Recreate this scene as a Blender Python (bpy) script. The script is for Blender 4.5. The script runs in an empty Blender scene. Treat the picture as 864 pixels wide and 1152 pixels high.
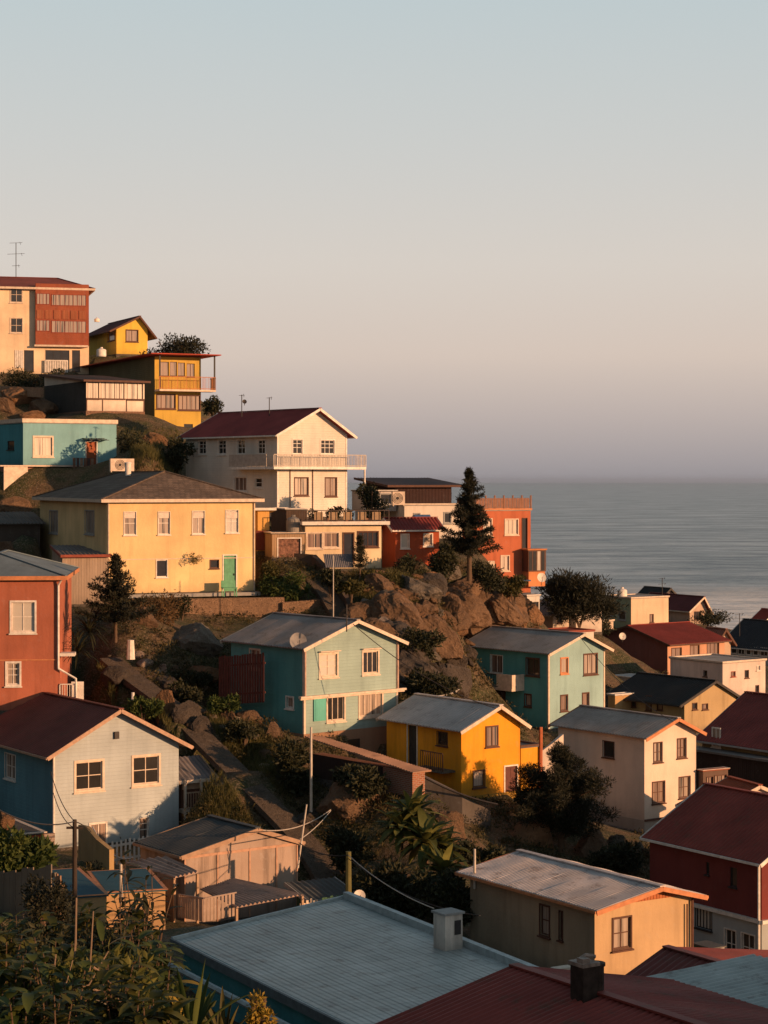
import bpy, bmesh, math, random
import numpy as np
from mathutils import Vector, Matrix, noise
R = math.radians
rng = random.Random(7)
C = bpy.context.scene.collection
F = 2300.0            # focal length in photo pixels (photo 864 x 1152)
CAMZ = 50.0
HZ = 541.0            # horizon row

def at(px, py, D):
    return Vector(((px - 432) / F * D, D, CAMZ - (py - HZ) / F * D))

# ------------------------------------------------------------------ mesh builder
class MB:
    def __init__(s):
        s.v = []; s.f = []
    def add(s, vs, fs):
        n = len(s.v); s.v += [tuple(p) for p in vs]; s.f += [tuple(i + n for i in f) for f in fs]
    def box(s, x0, x1, y0, y1, z0, z1, T=None):
        vs = [(x, y, z) for x in (x0, x1) for y in (y0, y1) for z in (z0, z1)]
        if T: vs = [T(*p) for p in vs]
        s.add(vs, [(0,1,3,2),(4,6,7,5),(0,4,5,1),(2,3,7,6),(0,2,6,4),(1,5,7,3)])
    def obox(s, c, ax, ay, az):
        c = Vector(c)
        vs = [c + ax*i + ay*j + az*k for i in (-.5,.5) for j in (-.5,.5) for k in (-.5,.5)]
        s.add(vs, [(0,1,3,2),(4,6,7,5),(0,4,5,1),(2,3,7,6),(0,2,6,4),(1,5,7,3)])
    def bar(s, a, b, w, h=None, up=(0,0,1)):
        a = Vector(a); b = Vector(b); d = b - a; h = h or w
        if d.length < 1e-6: return
        u = Vector(up)
        if abs(d.normalized().dot(u)) > .98: u = Vector((1,0,0))
        sx = d.cross(u).normalized(); sz = sx.cross(d).normalized()
        s.obox((a+b)/2, d, sx*w, sz*h)
    def tube(s, pts, r, n=6, cap=True):
        pts = [Vector(p) for p in pts]; rs = r if isinstance(r, (list, tuple)) else [r]*len(pts)
        rings = []
        for i, p in enumerate(pts):
            d = (pts[min(i+1, len(pts)-1)] - pts[max(i-1, 0)]).normalized()
            u = Vector((0,0,1)) if abs(d.z) < .9 else Vector((1,0,0))
            a = d.cross(u).normalized(); b = d.cross(a)
            rings.append([p + (a*math.cos(t*2*math.pi/n) + b*math.sin(t*2*math.pi/n))*rs[i] for t in range(n)])
        vs = [q for rr in rings for q in rr]; fs = []
        for i in range(len(pts)-1):
            for t in range(n):
                fs.append((i*n+t, i*n+(t+1)%n, (i+1)*n+(t+1)%n, (i+1)*n+t))
        if cap: fs += [tuple(range(n))[::-1], tuple((len(pts)-1)*n + t for t in range(n))]
        s.add(vs, fs)
    def lathe(s, c, prof, n=16):
        c = Vector(c); vs = []; fs = []
        for r, z in prof:
            vs += [c + Vector((r*math.cos(t*2*math.pi/n), r*math.sin(t*2*math.pi/n), z)) for t in range(n)]
        for i in range(len(prof)-1):
            for t in range(n): fs.append((i*n+t, i*n+(t+1)%n, (i+1)*n+(t+1)%n, (i+1)*n+t))
        fs += [tuple(range(n))[::-1], tuple((len(prof)-1)*n+t for t in range(n))]
        s.add(vs, fs)
    def slab(s, A, B, Cc, D, th=.08, pitch=None, amp=.025, wob=.0, seed=0):
        A, B, Cc, D = map(Vector, (A, B, Cc, D))
        n = (B-A).cross(D-A).normalized()
        if n.z < 0: n = -n
        L = (B-A).length
        nu = max(1, int(L / (pitch/6))) if pitch else max(1, int(L/.8))
        nu = min(nu, 500)
        nv = max(2, int((D-A).length/.7)) if wob else 1
        top = []; bot = []
        for j in range(nv+1):
            for i in range(nu+1):
                a = i/nu; b = j/nv
                p = (A*(1-a)+B*a)*(1-b) + (D*(1-a)+Cc*a)*b
                h = 0
                if pitch: h += amp*math.sin(2*math.pi*a*L/pitch)
                if wob: h += wob*(noise.noise(Vector((a*L*.9+seed, b*3, 1.7))) + .6*noise.noise(Vector((math.floor(a*L/.9)*3.1+seed, math.floor(b*3)*1.3, 4))))
                top.append(p + n*h); bot.append(p - n*th)
        N = len(top); w = nu+1; fs = []
        for j in range(nv):
            for i in range(nu):
                k = j*w+i
                fs.append((k, k+1, k+w+1, k+w)); fs.append((N+k, N+k+w, N+k+w+1, N+k+1))
        for i in range(nu):
            fs.append((i, N+i, N+i+1, i+1)); k = nv*w+i; fs.append((k, k+1, N+k+1, N+k))
        for j in range(nv):
            k = j*w; fs.append((k, k+w, N+k+w, N+k)); k = j*w+nu; fs.append((k, N+k, N+k+w, k+w))
        s.add(top+bot, fs)
    def build(s, name, mat, parent=None, smooth=False, recalc=True, loc=None):
        me = bpy.data.meshes.new(name); me.from_pydata(s.v, [], s.f)
        if recalc:
            bm = bmesh.new(); bm.from_mesh(me)
            bmesh.ops.remove_doubles(bm, verts=bm.verts, dist=1e-5)
            bmesh.ops.recalc_face_normals(bm, faces=bm.faces); bm.to_mesh(me); bm.free()
        if mat: me.materials.append(mat)
        if smooth: me.polygons.foreach_set('use_smooth', [True]*len(me.polygons))
        me.update()
        o = bpy.data.objects.new(name, me); C.objects.link(o)
        if parent: o.parent = parent
        if loc is not None: o.location = loc
        return o

def tag(o, label=None, cat=None, group=None, kind=None):
    if label: o['label'] = label
    if cat: o['category'] = cat
    if group: o['group'] = group
    if kind: o['kind'] = kind
    return o
def empty(name, loc, rz, label, cat, group=None):
    o = bpy.data.objects.new(name, None); C.objects.link(o)
    o.empty_display_size = .3
    o.location = loc; o.rotation_euler = (0, 0, rz)
    return tag(o, label, cat, group)
def copy_tree(o, parent=None):
    c = o.copy(); C.objects.link(c); c.parent = parent
    for ch in [x for x in o.children]: copy_tree(ch, c)
    return c

# ------------------------------------------------------------------ materials
_M = {}
def srgb(r, g, b):
    return tuple(((c/255)/12.92 if c/255 <= .04045 else ((c/255+.055)/1.055)**2.4) for c in (r, g, b))
class NT:
    def __init__(s, name):
        s.m = bpy.data.materials.new(name); s.m.use_nodes = True
        s.t = s.m.node_tree; s.n = s.t.nodes; s.l = s.t.links
        s.b = s.n['Principled BSDF']; s.out = s.n['Material Output']
        s.co = s.n.new('ShaderNodeTexCoord')
    def node(s, typ, **kw):
        n = s.n.new(typ)
        for k, v in kw.items(): setattr(n, k, v)
        return n
    def link(s, a, b): s.l.new(a, b)
    def mapping(s, scale, src=None, rot=(0,0,0)):
        m = s.node('ShaderNodeMapping'); m.inputs['Scale'].default_value = scale; m.inputs['Rotation'].default_value = rot
        s.link(src or s.co.outputs['Object'], m.inputs[0]); return m.outputs[0]
    def noise(s, scale=1, vec=None, detail=4, rough=.55, dist=0):
        n = s.node('ShaderNodeTexNoise'); n.inputs['Scale'].default_value = scale; n.inputs['Detail'].default_value = detail
        n.inputs['Roughness'].default_value = rough; n.inputs['Distortion'].default_value = dist
        s.link(vec or s.co.outputs['Object'], n.inputs['Vector']); return n.outputs['Fac']
    def ramp(s, fac, stops):
        r = s.node('ShaderNodeValToRGB'); e = r.color_ramp.elements
        while len(e) < len(stops): e.new(.5)
        for k, (p, c) in zip(e, stops):
            k.position = p; k.color = (*c, 1) if isinstance(c, (tuple, list)) else (c, c, c, 1)
        s.link(fac, r.inputs[0]); return r.outputs[0]
    def mix(s, fac, a, b, mode='MIX'):
        m = s.node('ShaderNodeMix', data_type='RGBA', blend_type=mode)
        for k, v in ((0, fac), (6, a), (7, b)):
            if hasattr(v, 'links'): s.link(v, m.inputs[k])
            elif k == 0: m.inputs[0].default_value = v
            else: m.inputs[k].default_value = (*v, 1)
        return m.outputs[2]
    def math(s, op, a, b=0.0, clamp=False):
        m = s.node('ShaderNodeMath', operation=op, use_clamp=clamp)
        for k, v in enumerate((a, b)):
            if hasattr(v, 'links'): s.link(v, m.inputs[k])
            else: m.inputs[k].default_value = v
        return m.outputs[0]
    def bump(s, h, strength=.5, dist=.02, prev=None):
        b = s.node('ShaderNodeBump'); b.inputs['Strength'].default_value = strength; b.inputs['Distance'].default_value = dist
        s.link(h, b.inputs['Height'])
        if prev: s.link(prev, b.inputs['Normal'])
        return b.outputs[0]
    def hv(s):   # (x+y, z, 0): runs along both wall directions
        x = s.node('ShaderNodeSeparateXYZ'); s.link(s.co.outputs['Object'], x.inputs[0])
        a = s.math('ADD', x.outputs[0], x.outputs[1])
        c = s.node('ShaderNodeCombineXYZ'); s.link(a, c.inputs[0]); s.link(x.outputs[2], c.inputs[1]); return c.outputs[0], a, x.outputs[2]
    def fin(s, col, rough=.8, normal=None, metal=0, spec=.3):
        if hasattr(col, 'links'): s.link(col, s.b.inputs['Base Color'])
        else: s.b.inputs['Base Color'].default_value = (*col, 1)
        if hasattr(rough, 'links'): s.link(rough, s.b.inputs['Roughness'])
        else: s.b.inputs['Roughness'].default_value = rough
        s.b.inputs['Metallic'].default_value = metal; s.b.inputs['Specular IOR Level'].default_value = spec
        if normal: s.link(normal, s.b.inputs['Normal'])
        return s.m
def mul(c, k): return tuple(min(1, x*k) for x in c)

def wallm(col, kind='stucco', dirt=.5, col2=None):
    """painted or bare wall. kinds: stucco clap brick boards sheet stone"""
    key = ('wall', col, kind, dirt, col2)
    if key in _M: return _M[key]
    t = NT('wall_' + kind)
    v, a, z = t.hv()
    n1 = t.noise(.35, detail=5); n2 = t.noise(7, detail=6); st = t.noise(1, t.mapping((2.2, 2.2, .22)), detail=6, rough=.65)
    c = t.mix(t.ramp(n1, [(.3, 0.), (.72, 1.)]), mul(col, .76), mul(col, 1.14))
    c = t.mix(t.math('MULTIPLY', t.ramp(st, [(.48, 0.), (.7, 1.)]), .6*dirt), c, mul(col, .42), 'MIX')
    sp = t.noise(2.3, detail=8, rough=.7)
    c = t.mix(t.math('MULTIPLY', t.ramp(sp, [(.56, 0.), (.66, 1.)]), .42*dirt), c, tuple(.6*x+.12 for x in col))
    gz = t.math('ADD', t.math('MULTIPLY', z, -1.1), t.math('MULTIPLY', t.noise(1.7, detail=6, rough=.7), 1.6))
    c = t.mix(t.math('MULTIPLY', t.ramp(gz, [(.15, 0.), (.85, 1.)]), .55*min(1, dirt+.2)), c, tuple(.32*x+.02 for x in col))
    nrm = t.bump(n2, .35, .03); nrm = t.bump(t.noise(.9, detail=3), .25, .08, nrm)
    if kind == 'clap':
        f = t.math('FRACT', t.math('DIVIDE', z, .17))
        nrm = t.bump(f, .7, .03, nrm)
        c = t.mix(t.ramp(f, [(.0, .45), (.09, 0.)]), c, mul(col, .55))
    elif kind in ('boards', 'sheet'):
        p = .16 if kind == 'boards' else .3
        f = t.math('FRACT', t.math('DIVIDE', a, p))
        if kind == 'boards':
            idx = t.math('FLOOR', t.math('DIVIDE', a, p)); w = t.node('ShaderNodeTexWhiteNoise', noise_dimensions='1D'); t.link(idx, w.inputs['W'])
            c = t.mix(t.math('MULTIPLY', w.outputs['Value'], .45), c, mul(col, .5))
            g = t.ramp(f, [(0, 0.), (.07, 1.), (.93, 1.), (1, 0.)]); nrm = t.bump(g, .9, .02, nrm)
            gr = t.noise(1, t.mapping((30, 30, 1.2)), detail=5); c = t.mix(t.math('MULTIPLY', gr, .4), c, mul(col, .6))
        else:
            sn = t.math('SINE', t.math('MULTIPLY', a, 2*math.pi/.11)); nrm = t.bump(sn, .8, .02, nrm)
    elif kind == 'brick':
        b = t.node('ShaderNodeTexBrick'); t.link(v, b.inputs['Vector']); b.inputs['Scale'].default_value = 1
        b.inputs['Brick Width'].default_value = .24; b.inputs['Row Height'].default_value = .085; b.inputs['Mortar Size'].default_value = .012
        b.inputs['Color1'].default_value = (*col, 1); b.inputs['Color2'].default_value = (*mul(col, .6), 1); b.inputs['Mortar'].default_value = (*(col2 or (.3, .27, .23)), 1)
        c = t.mix(t.math('MULTIPLY', n1, .5), b.outputs['Color'], c); nrm = t.bump(b.outputs['Fac'], -.7, .02, nrm)
    elif kind == 'stone':
        vo = t.node('ShaderNodeTexVoronoi', feature='DISTANCE_TO_EDGE'); t.link(t.mapping((2.2, 2.2, 3.2)), vo.inputs['Vector'])
        e = t.ramp(vo.outputs['Distance'], [(0, 0.), (.09, 1.)])
        vc = t.node('ShaderNodeTexVoronoi'); t.link(t.mapping((2.2, 2.2, 3.2)), vc.inputs['Vector'])
        c = t.mix(.35, c, t.mix(t.math('MULTIPLY', vc.outputs['Color'], 1), mul(col, .4), mul(col, 1.3)))
        c = t.mix(e, mul(col, .35), c); nrm = t.bump(e, .8, .06, nrm)
        big = t.noise(1.1, detail=7); nrm = t.bump(big, .8, .25, nrm)
    _M[key] = t.fin(c, .88, nrm); return _M[key]

def roofm(col, kind='corr', rust=.5):
    key = ('roof', col, kind, rust)
    if key in _M: return _M[key]
    t = NT('roof_' + kind)
    n1 = t.noise(.5, detail=6, rough=.65); n2 = t.noise(9, detail=5)
    c = t.mix(t.ramp(n1, [(.3, 0.), (.7, 1.)]), mul(col, .72), mul(col, 1.22))
    r = t.noise(1.4, detail=9, rough=.72)
    c = t.mix(t.math('MULTIPLY', t.ramp(r, [(.54, 0.), (.66, 1.)]), rust), c, (.10, .055, .035))
    r2 = t.noise(3.1, t.mapping((1, 1, 3)), detail=7, rough=.7)
    c = t.mix(t.math('MULTIPLY', t.ramp(r2, [(.58, 0.), (.72, 1.)]), .3), c, mul(col, 1.7))
    nrm = t.bump(n2, .4, .015); rough = .62
    if kind == 'shingle':
        x = t.node('ShaderNodeSeparateXYZ'); t.link(t.co.outputs['Object'], x.inputs[0])
        cc = t.node('ShaderNodeCombineXYZ'); t.link(t.math('ADD', x.outputs[0], t.math('MULTIPLY', x.outputs[1], .37)), cc.inputs[0]); t.link(t.math('MULTIPLY', x.outputs[2], 2.2), cc.inputs[1])
        b = t.node('ShaderNodeTexBrick'); t.link(cc.outputs[0], b.inputs['Vector']); b.inputs['Scale'].default_value = 1
        b.inputs['Brick Width'].default_value = .33; b.inputs['Row Height'].default_value = .24; b.inputs['Mortar Size'].default_value = .02
        b.inputs['Color1'].default_value = (.5, .5, .5, 1); b.inputs['Color2'].default_value = (1, 1, 1, 1); b.inputs['Mortar'].default_value = (.25, .25, .25, 1)
        c = t.mix(.75, c, b.outputs['Color'], 'MULTIPLY'); nrm = t.bump(b.outputs['Fac'], -.8, .04, nrm)
        nrm = t.bump(t.noise(3, detail=8), .8, .08, nrm); rough = .9
    elif kind == 'felt': rough = .85
    elif kind == 'plate':    # near roof of flat metal tiles: seams along slope, laps across
        v = t.mapping((1, 1, 0), rot=(0, 0, R(-29)))
        b = t.node('ShaderNodeTexBrick', offset=0.0); t.link(v, b.inputs['Vector']); b.inputs['Scale'].default_value = 1
        b.inputs['Brick Width'].default_value = .36; b.inputs['Row Height'].default_value = .62; b.inputs['Mortar Size'].default_value = .022; b.inputs['Mortar Smooth'].default_value = .6
        b.inputs['Color1'].default_value = (.86, .86, .86, 1); b.inputs['Color2'].default_value = (1, 1, 1, 1); b.inputs['Mortar'].default_value = (.42, .42, .42, 1)
        w = t.noise(1.2, detail=2); sx_ = t.node('ShaderNodeSeparateXYZ'); t.link(v, sx_.inputs[0]); t.ux = sx_.outputs[0]
        c = t.mix(.7, c, b.outputs['Color'], 'MULTIPLY'); nrm = t.bump(b.outputs['Fac'], -.9, .04, nrm); nrm = t.bump(t.math('SINE', t.math('MULTIPLY', t.ux, 2*math.pi/.18)), .5, .012, nrm); nrm = t.bump(w, .6, .08, nrm); rough = .5
    _M[key] = t.fin(c, rough, nrm, metal=.15 if kind in ('corr', 'plate') else 0); return _M[key]

def plain(name, col, rough=.7, metal=0, var=.25, bump=.2, scale=4):
    key = ('plain', name, col)
    if key in _M: return _M[key]
    t = NT(name); n = t.noise(scale, detail=6, rough=.6)
    c = t.mix(t.ramp(n, [(.3, 0.), (.7, 1.)]), mul(col, 1-var), mul(col, 1+var*.6))
    _M[key] = t.fin(c, rough, t.bump(t.noise(scale*5, detail=4), bump, .02), metal); return _M[key]

def glassm(kind):
    key = ('glass', kind)
    if key in _M: return _M[key]
    t = NT('glass_' + kind); v, a, z = t.hv()
    oi = t.node('ShaderNodeObjectInfo'); off = t.math('MULTIPLY', oi.outputs['Random'], 40)
    if kind == 'dark': col = t.mix(t.noise(1.5), (.012, .012, .013), (.045, .04, .038)); rough = .08
    elif kind == 'blind':
        f = t.math('FRACT', t.math('DIVIDE', z, .06)); col = t.mix(f, (.42, .38, .33), (.6, .55, .48)); rough = .25
    else:   # curtain: cloth folds behind glass
        cc = t.node('ShaderNodeCombineXYZ'); t.link(t.math('ADD', t.math('MULTIPLY', a, 5.5), off), cc.inputs[0]); t.link(t.math('MULTIPLY', z, .15), cc.inputs[1])
        n = t.noise(1.0, cc.outputs[0], detail=3)
        base = (.40, .31, .25) if kind == 'curtain' else (.26, .17, .13)
        c1 = t.ramp(n, [(.36, (.03, .026, .024)), (.42, mul(base, .55)), (.55, base), (.7, mul(base, .7))])
        col = c1; rough = .3
    m = t.fin(col, rough, t.bump(t.noise(1.3, detail=1), .06, .05), spec=.6)
    if kind in ('curtain', 'drape', 'blind'):
        t.b.inputs['Coat Weight'].default_value = .6; t.b.inputs['Coat Roughness'].default_value = .05
    _M[key] = m; return m

WHITE = (.68, .62, .56); CREAMW = (.60, .48, .38)
FR = {'white': lambda: plain('paint_white', WHITE, .6), 'cream': lambda: plain('paint_cream', CREAMW, .6), 'brown': lambda: plain('frame_brown', (.10, .045, .03), .7),
      'dark': lambda: plain('frame_dark', (.035, .03, .03), .6), 'red': lambda: plain('frame_red', (.26, .06, .035), .7), 'grey': lambda: plain('frame_grey', (.3, .29, .28), .7),
      'orange': lambda: plain('frame_orange', (.5, .2, .09), .7)}

# ------------------------------------------------------------------ house
HOUSES = []
class House:
    def T(s, face):
        if face == 'R': return lambda p, d, q: (p, -d, q)
        return lambda p, d, q: (-d, p, q)
    def hit(s, face, px, py, off=0.0):
        k = Vector(((px-432)/F, 1, -(py-HZ)/F)); cam = Vector((0, 0, CAMZ))
        n = s.v if face == 'R' else s.u
        o = s.O + (-s.v if face == 'R' else -s.u)*off
        t = (o - cam).dot(n) / k.dot(n); P = cam + k*t - s.O
        return (P.dot(s.u) if face == 'R' else P.dot(s.v)), P.z
    def rect(s, face, x0, y0, x1, y1, off=0.0):
        xm, ym = (x0+x1)/2, (y0+y1)/2
        a = s.hit(face, x0, ym, off)[0]; b = s.hit(face, x1, ym, off)[0]
        c = s.hit(face, xm, y0, off)[1]; d = s.hit(face, xm, y1, off)[1]
        return min(a, b), max(a, b), min(c, d), max(c, d)
    def loc(s, p): return s.root.matrix_local @ Vector(p) if False else s.O + s.u*p[0] + s.v*p[1] + Vector((0, 0, p[2]))
    # --- openings
    def window(s, face, r, cols=2, rows=1, pane='dark', frame='white', case=.07, dep=.10, off=0.0, parent=None, sill=True, label=None, deep=True):
        T = s.T(face); p0, p1, q0, q1 = r; par = parent or s.root
        d0 = off if not deep else off - .10
        m = MB(); fw = .045; f_in = d0 + .012; f_out = d0 + .05
        m.box(p0, p0+fw, f_in, f_out, q0, q1, T); m.box(p1-fw, p1, f_in, f_out, q0, q1, T)
        m.box(p0+fw, p1-fw, f_in, f_out, q0, q0+fw, T); m.box(p0+fw, p1-fw, f_in, f_out, q1-fw, q1, T)
        for i in range(1, cols):
            x = p0 + (p1-p0)*i/cols; m.box(x-.02, x+.02, f_in, f_out-.008, q0+fw, q1-fw, T)
        for j in range(1, rows):
            z = q0 + (q1-q0)*j/rows if rows != 3 else q1-(q1-q0)*.28*j
            m.box(p0+fw, p1-fw, f_in, f_out-.012, z-.018, z+.018, T)
        if case:
            o0, o1 = off+.002, off+.035; c = case
            m.box(p0-c, p0, o0, o1, q0-c, q1+c, T); m.box(p1, p1+c, o0, o1, q0-c, q1+c, T)
            m.box(p0, p1, o0, o1, q1, q1+c, T); m.box(p0, p1, o0, o1, q0-c, q0, T)
        w = m.build('window', FR[frame](), par)
        if label: w['label'] = label
        if par is not s.root:
            m = MB(); m.box(p0+.01, p1-.01, d0+.001, d0+.012, q0+.01, q1-.01, T); 
            # sub-part depth limit: pane joins the glazing of its bay
            m.build('pane', glassm(pane), par); return w
        m = MB(); m.box(p0+.005, p1-.005, d0+.001, d0+.014, q0+.005, q1-.005, T); m.build('pane', glassm(pane), w)
        if sill:
            m = MB(); m.box(p0-case-.04, p1+case+.04, off+.003, off+.10, q0-case-.06, q0-case-.001, T); m.build('sill', FR[frame](), w)
        return w
    def door(s, face, r, mat, case='white', deep=True, label=None):
        T = s.T(face); p0, p1, q0, q1 = r; d0 = -.10 if deep else .003
        m = MB(); m.box(p0+.002, p1-.002, d0, d0+.03, q0, q1-.002, T)
        w = (p1-p0)
        for (a, b) in ((.12, .46), (.54, .88)):
            for (e, f) in ((.08, .45), (.52, .92)):
                m.box(p0+w*a, p0+w*b, d0+.03, d0+.042, q0+(q1-q0)*e, q0+(q1-q0)*f, T)
        d = m.build('door', mat, s.root)
        if label: d['label'] = label
        m = MB(); m.box(p1-.14, p1-.10, d0+.045, d0+.09, q0+.95, q0+1.08, T); m.build('handle', FR['dark'](), d)
        m = MB(); c = .07
        m.box(p0-c, p0, .002, .035, q0, q1+c, T); m.box(p1, p1+c, .002, .035, q0, q1+c, T); m.box(p0, p1, .002, .035, q1, q1+c, T)
        m.build('door_frame', FR[case](), d)
        return d
    def wallface(s, mb, face, x1, z0, z1, holes):
        T = s.T(face)
        hs = [h for h in holes if h[3] > z0 and h[2] < z1]
        xs = sorted({0, x1, *[h[0] for h in hs], *[h[1] for h in hs]}); zs = sorted({z0, z1, *[min(z1, max(z0, h[2])) for h in hs], *[min(z1, max(z0, h[3])) for h in hs]})
        for i in range(len(xs)-1):
            for j in range(len(zs)-1):
                cx, cz = (xs[i]+xs[i+1])/2, (zs[j]+zs[j+1])/2
                if any(h[0] < cx < h[1] and h[2] < cz < h[3] for h in hs): continue
                mb.add([T(xs[i], 0, zs[j]), T(xs[i+1], 0, zs[j]), T(xs[i+1], 0, zs[j+1]), T(xs[i], 0, zs[j+1])], [(0,1,2,3)])
        for a, b, c, d in hs:
            c = max(c, z0); d = min(d, z1); e = -.10
            mb.add([T(a,0,c), T(b,0,c), T(b,0,d), T(a,0,d), T(a,e,c), T(b,e,c), T(b,e,d), T(a,e,d)], [(0,1,5,4),(1,2,6,5),(2,3,7,6),(3,0,4,7),(4,5,6,7)])

def house(kind, label, D=None, c=None, yb=None, xr=None, xl=None, a=35, roof=('flat',), wall=None, rmat=None, wins=(), doors=(),
          trim='white', found=2.5, fmat=None, oe=.35, og=.35, split=None, cat='house', group=None, direct=None, pitch=.24, corner=False, gutter=True, wallL=None, barge=None, Lm=None, wob=.012, terrain=True):
    s = House(); a = R(a); s.a = a
    s.u = Vector((math.cos(a), math.sin(a), 0)); s.v = Vector((-math.sin(a), math.cos(a), 0))
    if direct:
        s.O, s.W, s.L, s.H = direct; s.O = Vector(s.O)
    else:
        N = at(c[0], c[1], D); B = at(c[0], yb, D); s.O = B; s.H = N.z - B.z
        k = (xr-432)/F; s.W = (k*N.y - N.x)/(math.cos(a) - k*math.sin(a))
        k = ((xl or c[0]-50)-432)/F; s.L = (N.x - k*N.y)/(math.sin(a) + k*math.cos(a))
    if Lm: s.L = Lm
    s.root = empty(kind, s.O, a, label, cat, group)
    W, L, H = s.W, s.L, s.H
    HOUSES.append((s, terrain))
    # openings
    holes = {'R': [], 'L': []}; todo = []
    def ok(r, face):
        lim = W if face == 'R' else L
        return r[0] > .05 and r[1] < lim-.05 and r[3] < H-.03 and r[2] > -.001
    def clash(r, face): return any(not (r[1]+.02 < h[0] or r[0]-.02 > h[1] or r[3]+.02 < h[2] or r[2]-.02 > h[3]) for h in holes[face])
    for w in wins:
        face, x0, y0, x1, y1 = w[:5]; o = list(w[5:]) + [None]*5
        r = s.rect(face, x0, y0, x1, y1)
        deep = ok(r, face) and not clash(r, face)
        if deep: holes[face].append(r)
        todo.append(('w', face, r, deep, o))
    for w in doors:
        face, x0, y0, x1, y1, m = w[:6]; r = s.rect(face, x0, y0, x1, y1); r = (r[0], r[1], max(0, r[2]) if r[2] > -.5 else r[2], r[3])
        if r[2] < .35: r = (r[0], r[1], 0.0, r[3])
        deep = ok(r, face) and not clash(r, face)
        if deep: holes[face].append(r)
        todo.append(('d', face, r, deep, m))
    # walls
    zs = [(0, H, wall, 'wall')]
    if split:
        zq = s.hit('R', c[0] if c else 0, split[0])[1] if split[0] > 20 else split[0]
        zs = [(0, zq, split[1], 'lower_wall'), (zq, H, wall, 'wall')]
    rt = roof[0]
    ax = az = None
    if rt == 'gable':
        if len(roof) > 2 and roof[2] > 20: ax, az = s.hit('R', roof[1], roof[2])
        else: ax, az = W*roof[1], H + roof[2]
        ax = min(max(ax, W*.25), W*.75); az = max(az, H+.3)
    if rt == 'gablex':
        az = s.hit('L', roof[1], roof[2])[1] if roof[2] > 20 else H+roof[2]; ax = L*.5
    for z0, z1, wm, nm in zs:
        top = z1 >= H-1e-6
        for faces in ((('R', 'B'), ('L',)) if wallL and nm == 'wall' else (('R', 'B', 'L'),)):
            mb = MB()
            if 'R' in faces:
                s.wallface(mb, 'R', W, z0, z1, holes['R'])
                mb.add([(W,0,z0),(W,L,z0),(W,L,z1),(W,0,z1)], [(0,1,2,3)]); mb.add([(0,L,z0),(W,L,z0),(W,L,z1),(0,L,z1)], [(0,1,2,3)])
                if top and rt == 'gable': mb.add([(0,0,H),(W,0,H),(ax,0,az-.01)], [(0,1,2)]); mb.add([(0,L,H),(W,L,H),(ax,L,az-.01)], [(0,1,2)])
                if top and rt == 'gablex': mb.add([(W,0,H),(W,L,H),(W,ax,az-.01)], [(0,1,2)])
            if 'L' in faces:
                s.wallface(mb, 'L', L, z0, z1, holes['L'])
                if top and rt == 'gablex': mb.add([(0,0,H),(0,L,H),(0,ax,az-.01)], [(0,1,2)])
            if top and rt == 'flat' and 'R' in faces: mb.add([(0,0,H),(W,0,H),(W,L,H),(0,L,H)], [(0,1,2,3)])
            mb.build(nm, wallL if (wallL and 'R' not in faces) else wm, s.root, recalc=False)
    if found:
        mb = MB(); e = .025; mb.box(-e, W+e, -e, L+e, -found, -.002); mb.build('foundation', fmat or M_CONC, s.root)
    # roof
    tr = FR[trim]() if trim else None
    th = .07; eo = oe; pit = pitch if pitch else None
    rm = rmat
    mb = MB(); fb = MB(); seed = len(HOUSES)*7
    if rt == 'gable':
        sl = (az-H)/ax; sr = (az-H)/(W-ax); zz = .09
        mb.slab((-eo, -og, H-eo*sl+zz), (-eo, L+og, H-eo*sl+zz), (ax, L+og, az+zz), (ax, -og, az+zz), th, pit, wob=wob, seed=seed)
        mb.slab((W+eo, -og, H-eo*sr+zz), (W+eo, L+og, H-eo*sr+zz), (ax, L+og, az+zz), (ax, -og, az+zz), th, pit, wob=wob, seed=seed+3)
        mb.bar((ax, -og-.02, az+zz+.03), (ax, L+og+.02, az+zz+.03), .26, .05)
        for y in (-og-.02, L+og+.02):
            bb = fb if gutter else MB()
            bb.bar((-eo-.02, y, H-eo*sl+zz-.09), (ax, y, az+zz-.07), .035, .17); bb.bar((ax, y, az+zz-.07), (W+eo+.02, y, H-eo*sr+zz-.09), .035, .17)
            if not gutter: bb.build('bargeboard', barge or tr, s.root)
        if gutter:
            fb.bar((-eo-.045, -og, H-eo*sl+zz-.07), (-eo-.045, L+og, H-eo*sl+zz-.07), .07, .1); fb.bar((W+eo+.045, -og, H-eo*sr+zz-.07), (W+eo+.045, L+og, H-eo*sr+zz-.07), .07, .1)
    elif rt == 'gablex':
        sl = (az-H)/ax; zz = .09
        mb.slab((-og, -eo, H-eo*sl+zz), (W+og, -eo, H-eo*sl+zz), (W+og, ax, az+zz), (-og, ax, az+zz), th, pit, wob=wob, seed=seed)
        mb.slab((-og, L+eo, H-eo*sl+zz), (W+og, L+eo, H-eo*sl+zz), (W+og, ax, az+zz), (-og, ax, az+zz), th, pit, wob=wob, seed=seed+3)
        mb.bar((-og-.02, ax, az+zz+.03), (W+og+.02, ax, az+zz+.03), .26, .05)
        for x in (-og-.02, W+og+.02):
            fb.bar((x, -eo, H-eo*sl+zz-.09), (x, ax, az+zz-.07), .035, .17); fb.bar((x, ax, az+zz-.07), (x, L+eo, H-eo*sl+zz-.09), .035, .17)
        if gutter: fb.bar((-og, -eo-.045, H-eo*sl+zz-.07), (W+og, -eo-.045, H-eo*sl+zz-.07), .07, .1)
    elif rt == 'hip':
        hr = roof[1]; zz = .06; i = min(W, L)/2*(roof[2] if len(roof) > 2 else 1)
        x0, x1, y0, y1 = -eo, W+eo, -eo, L+eo; ze = H+zz; zr = H+hr
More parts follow.
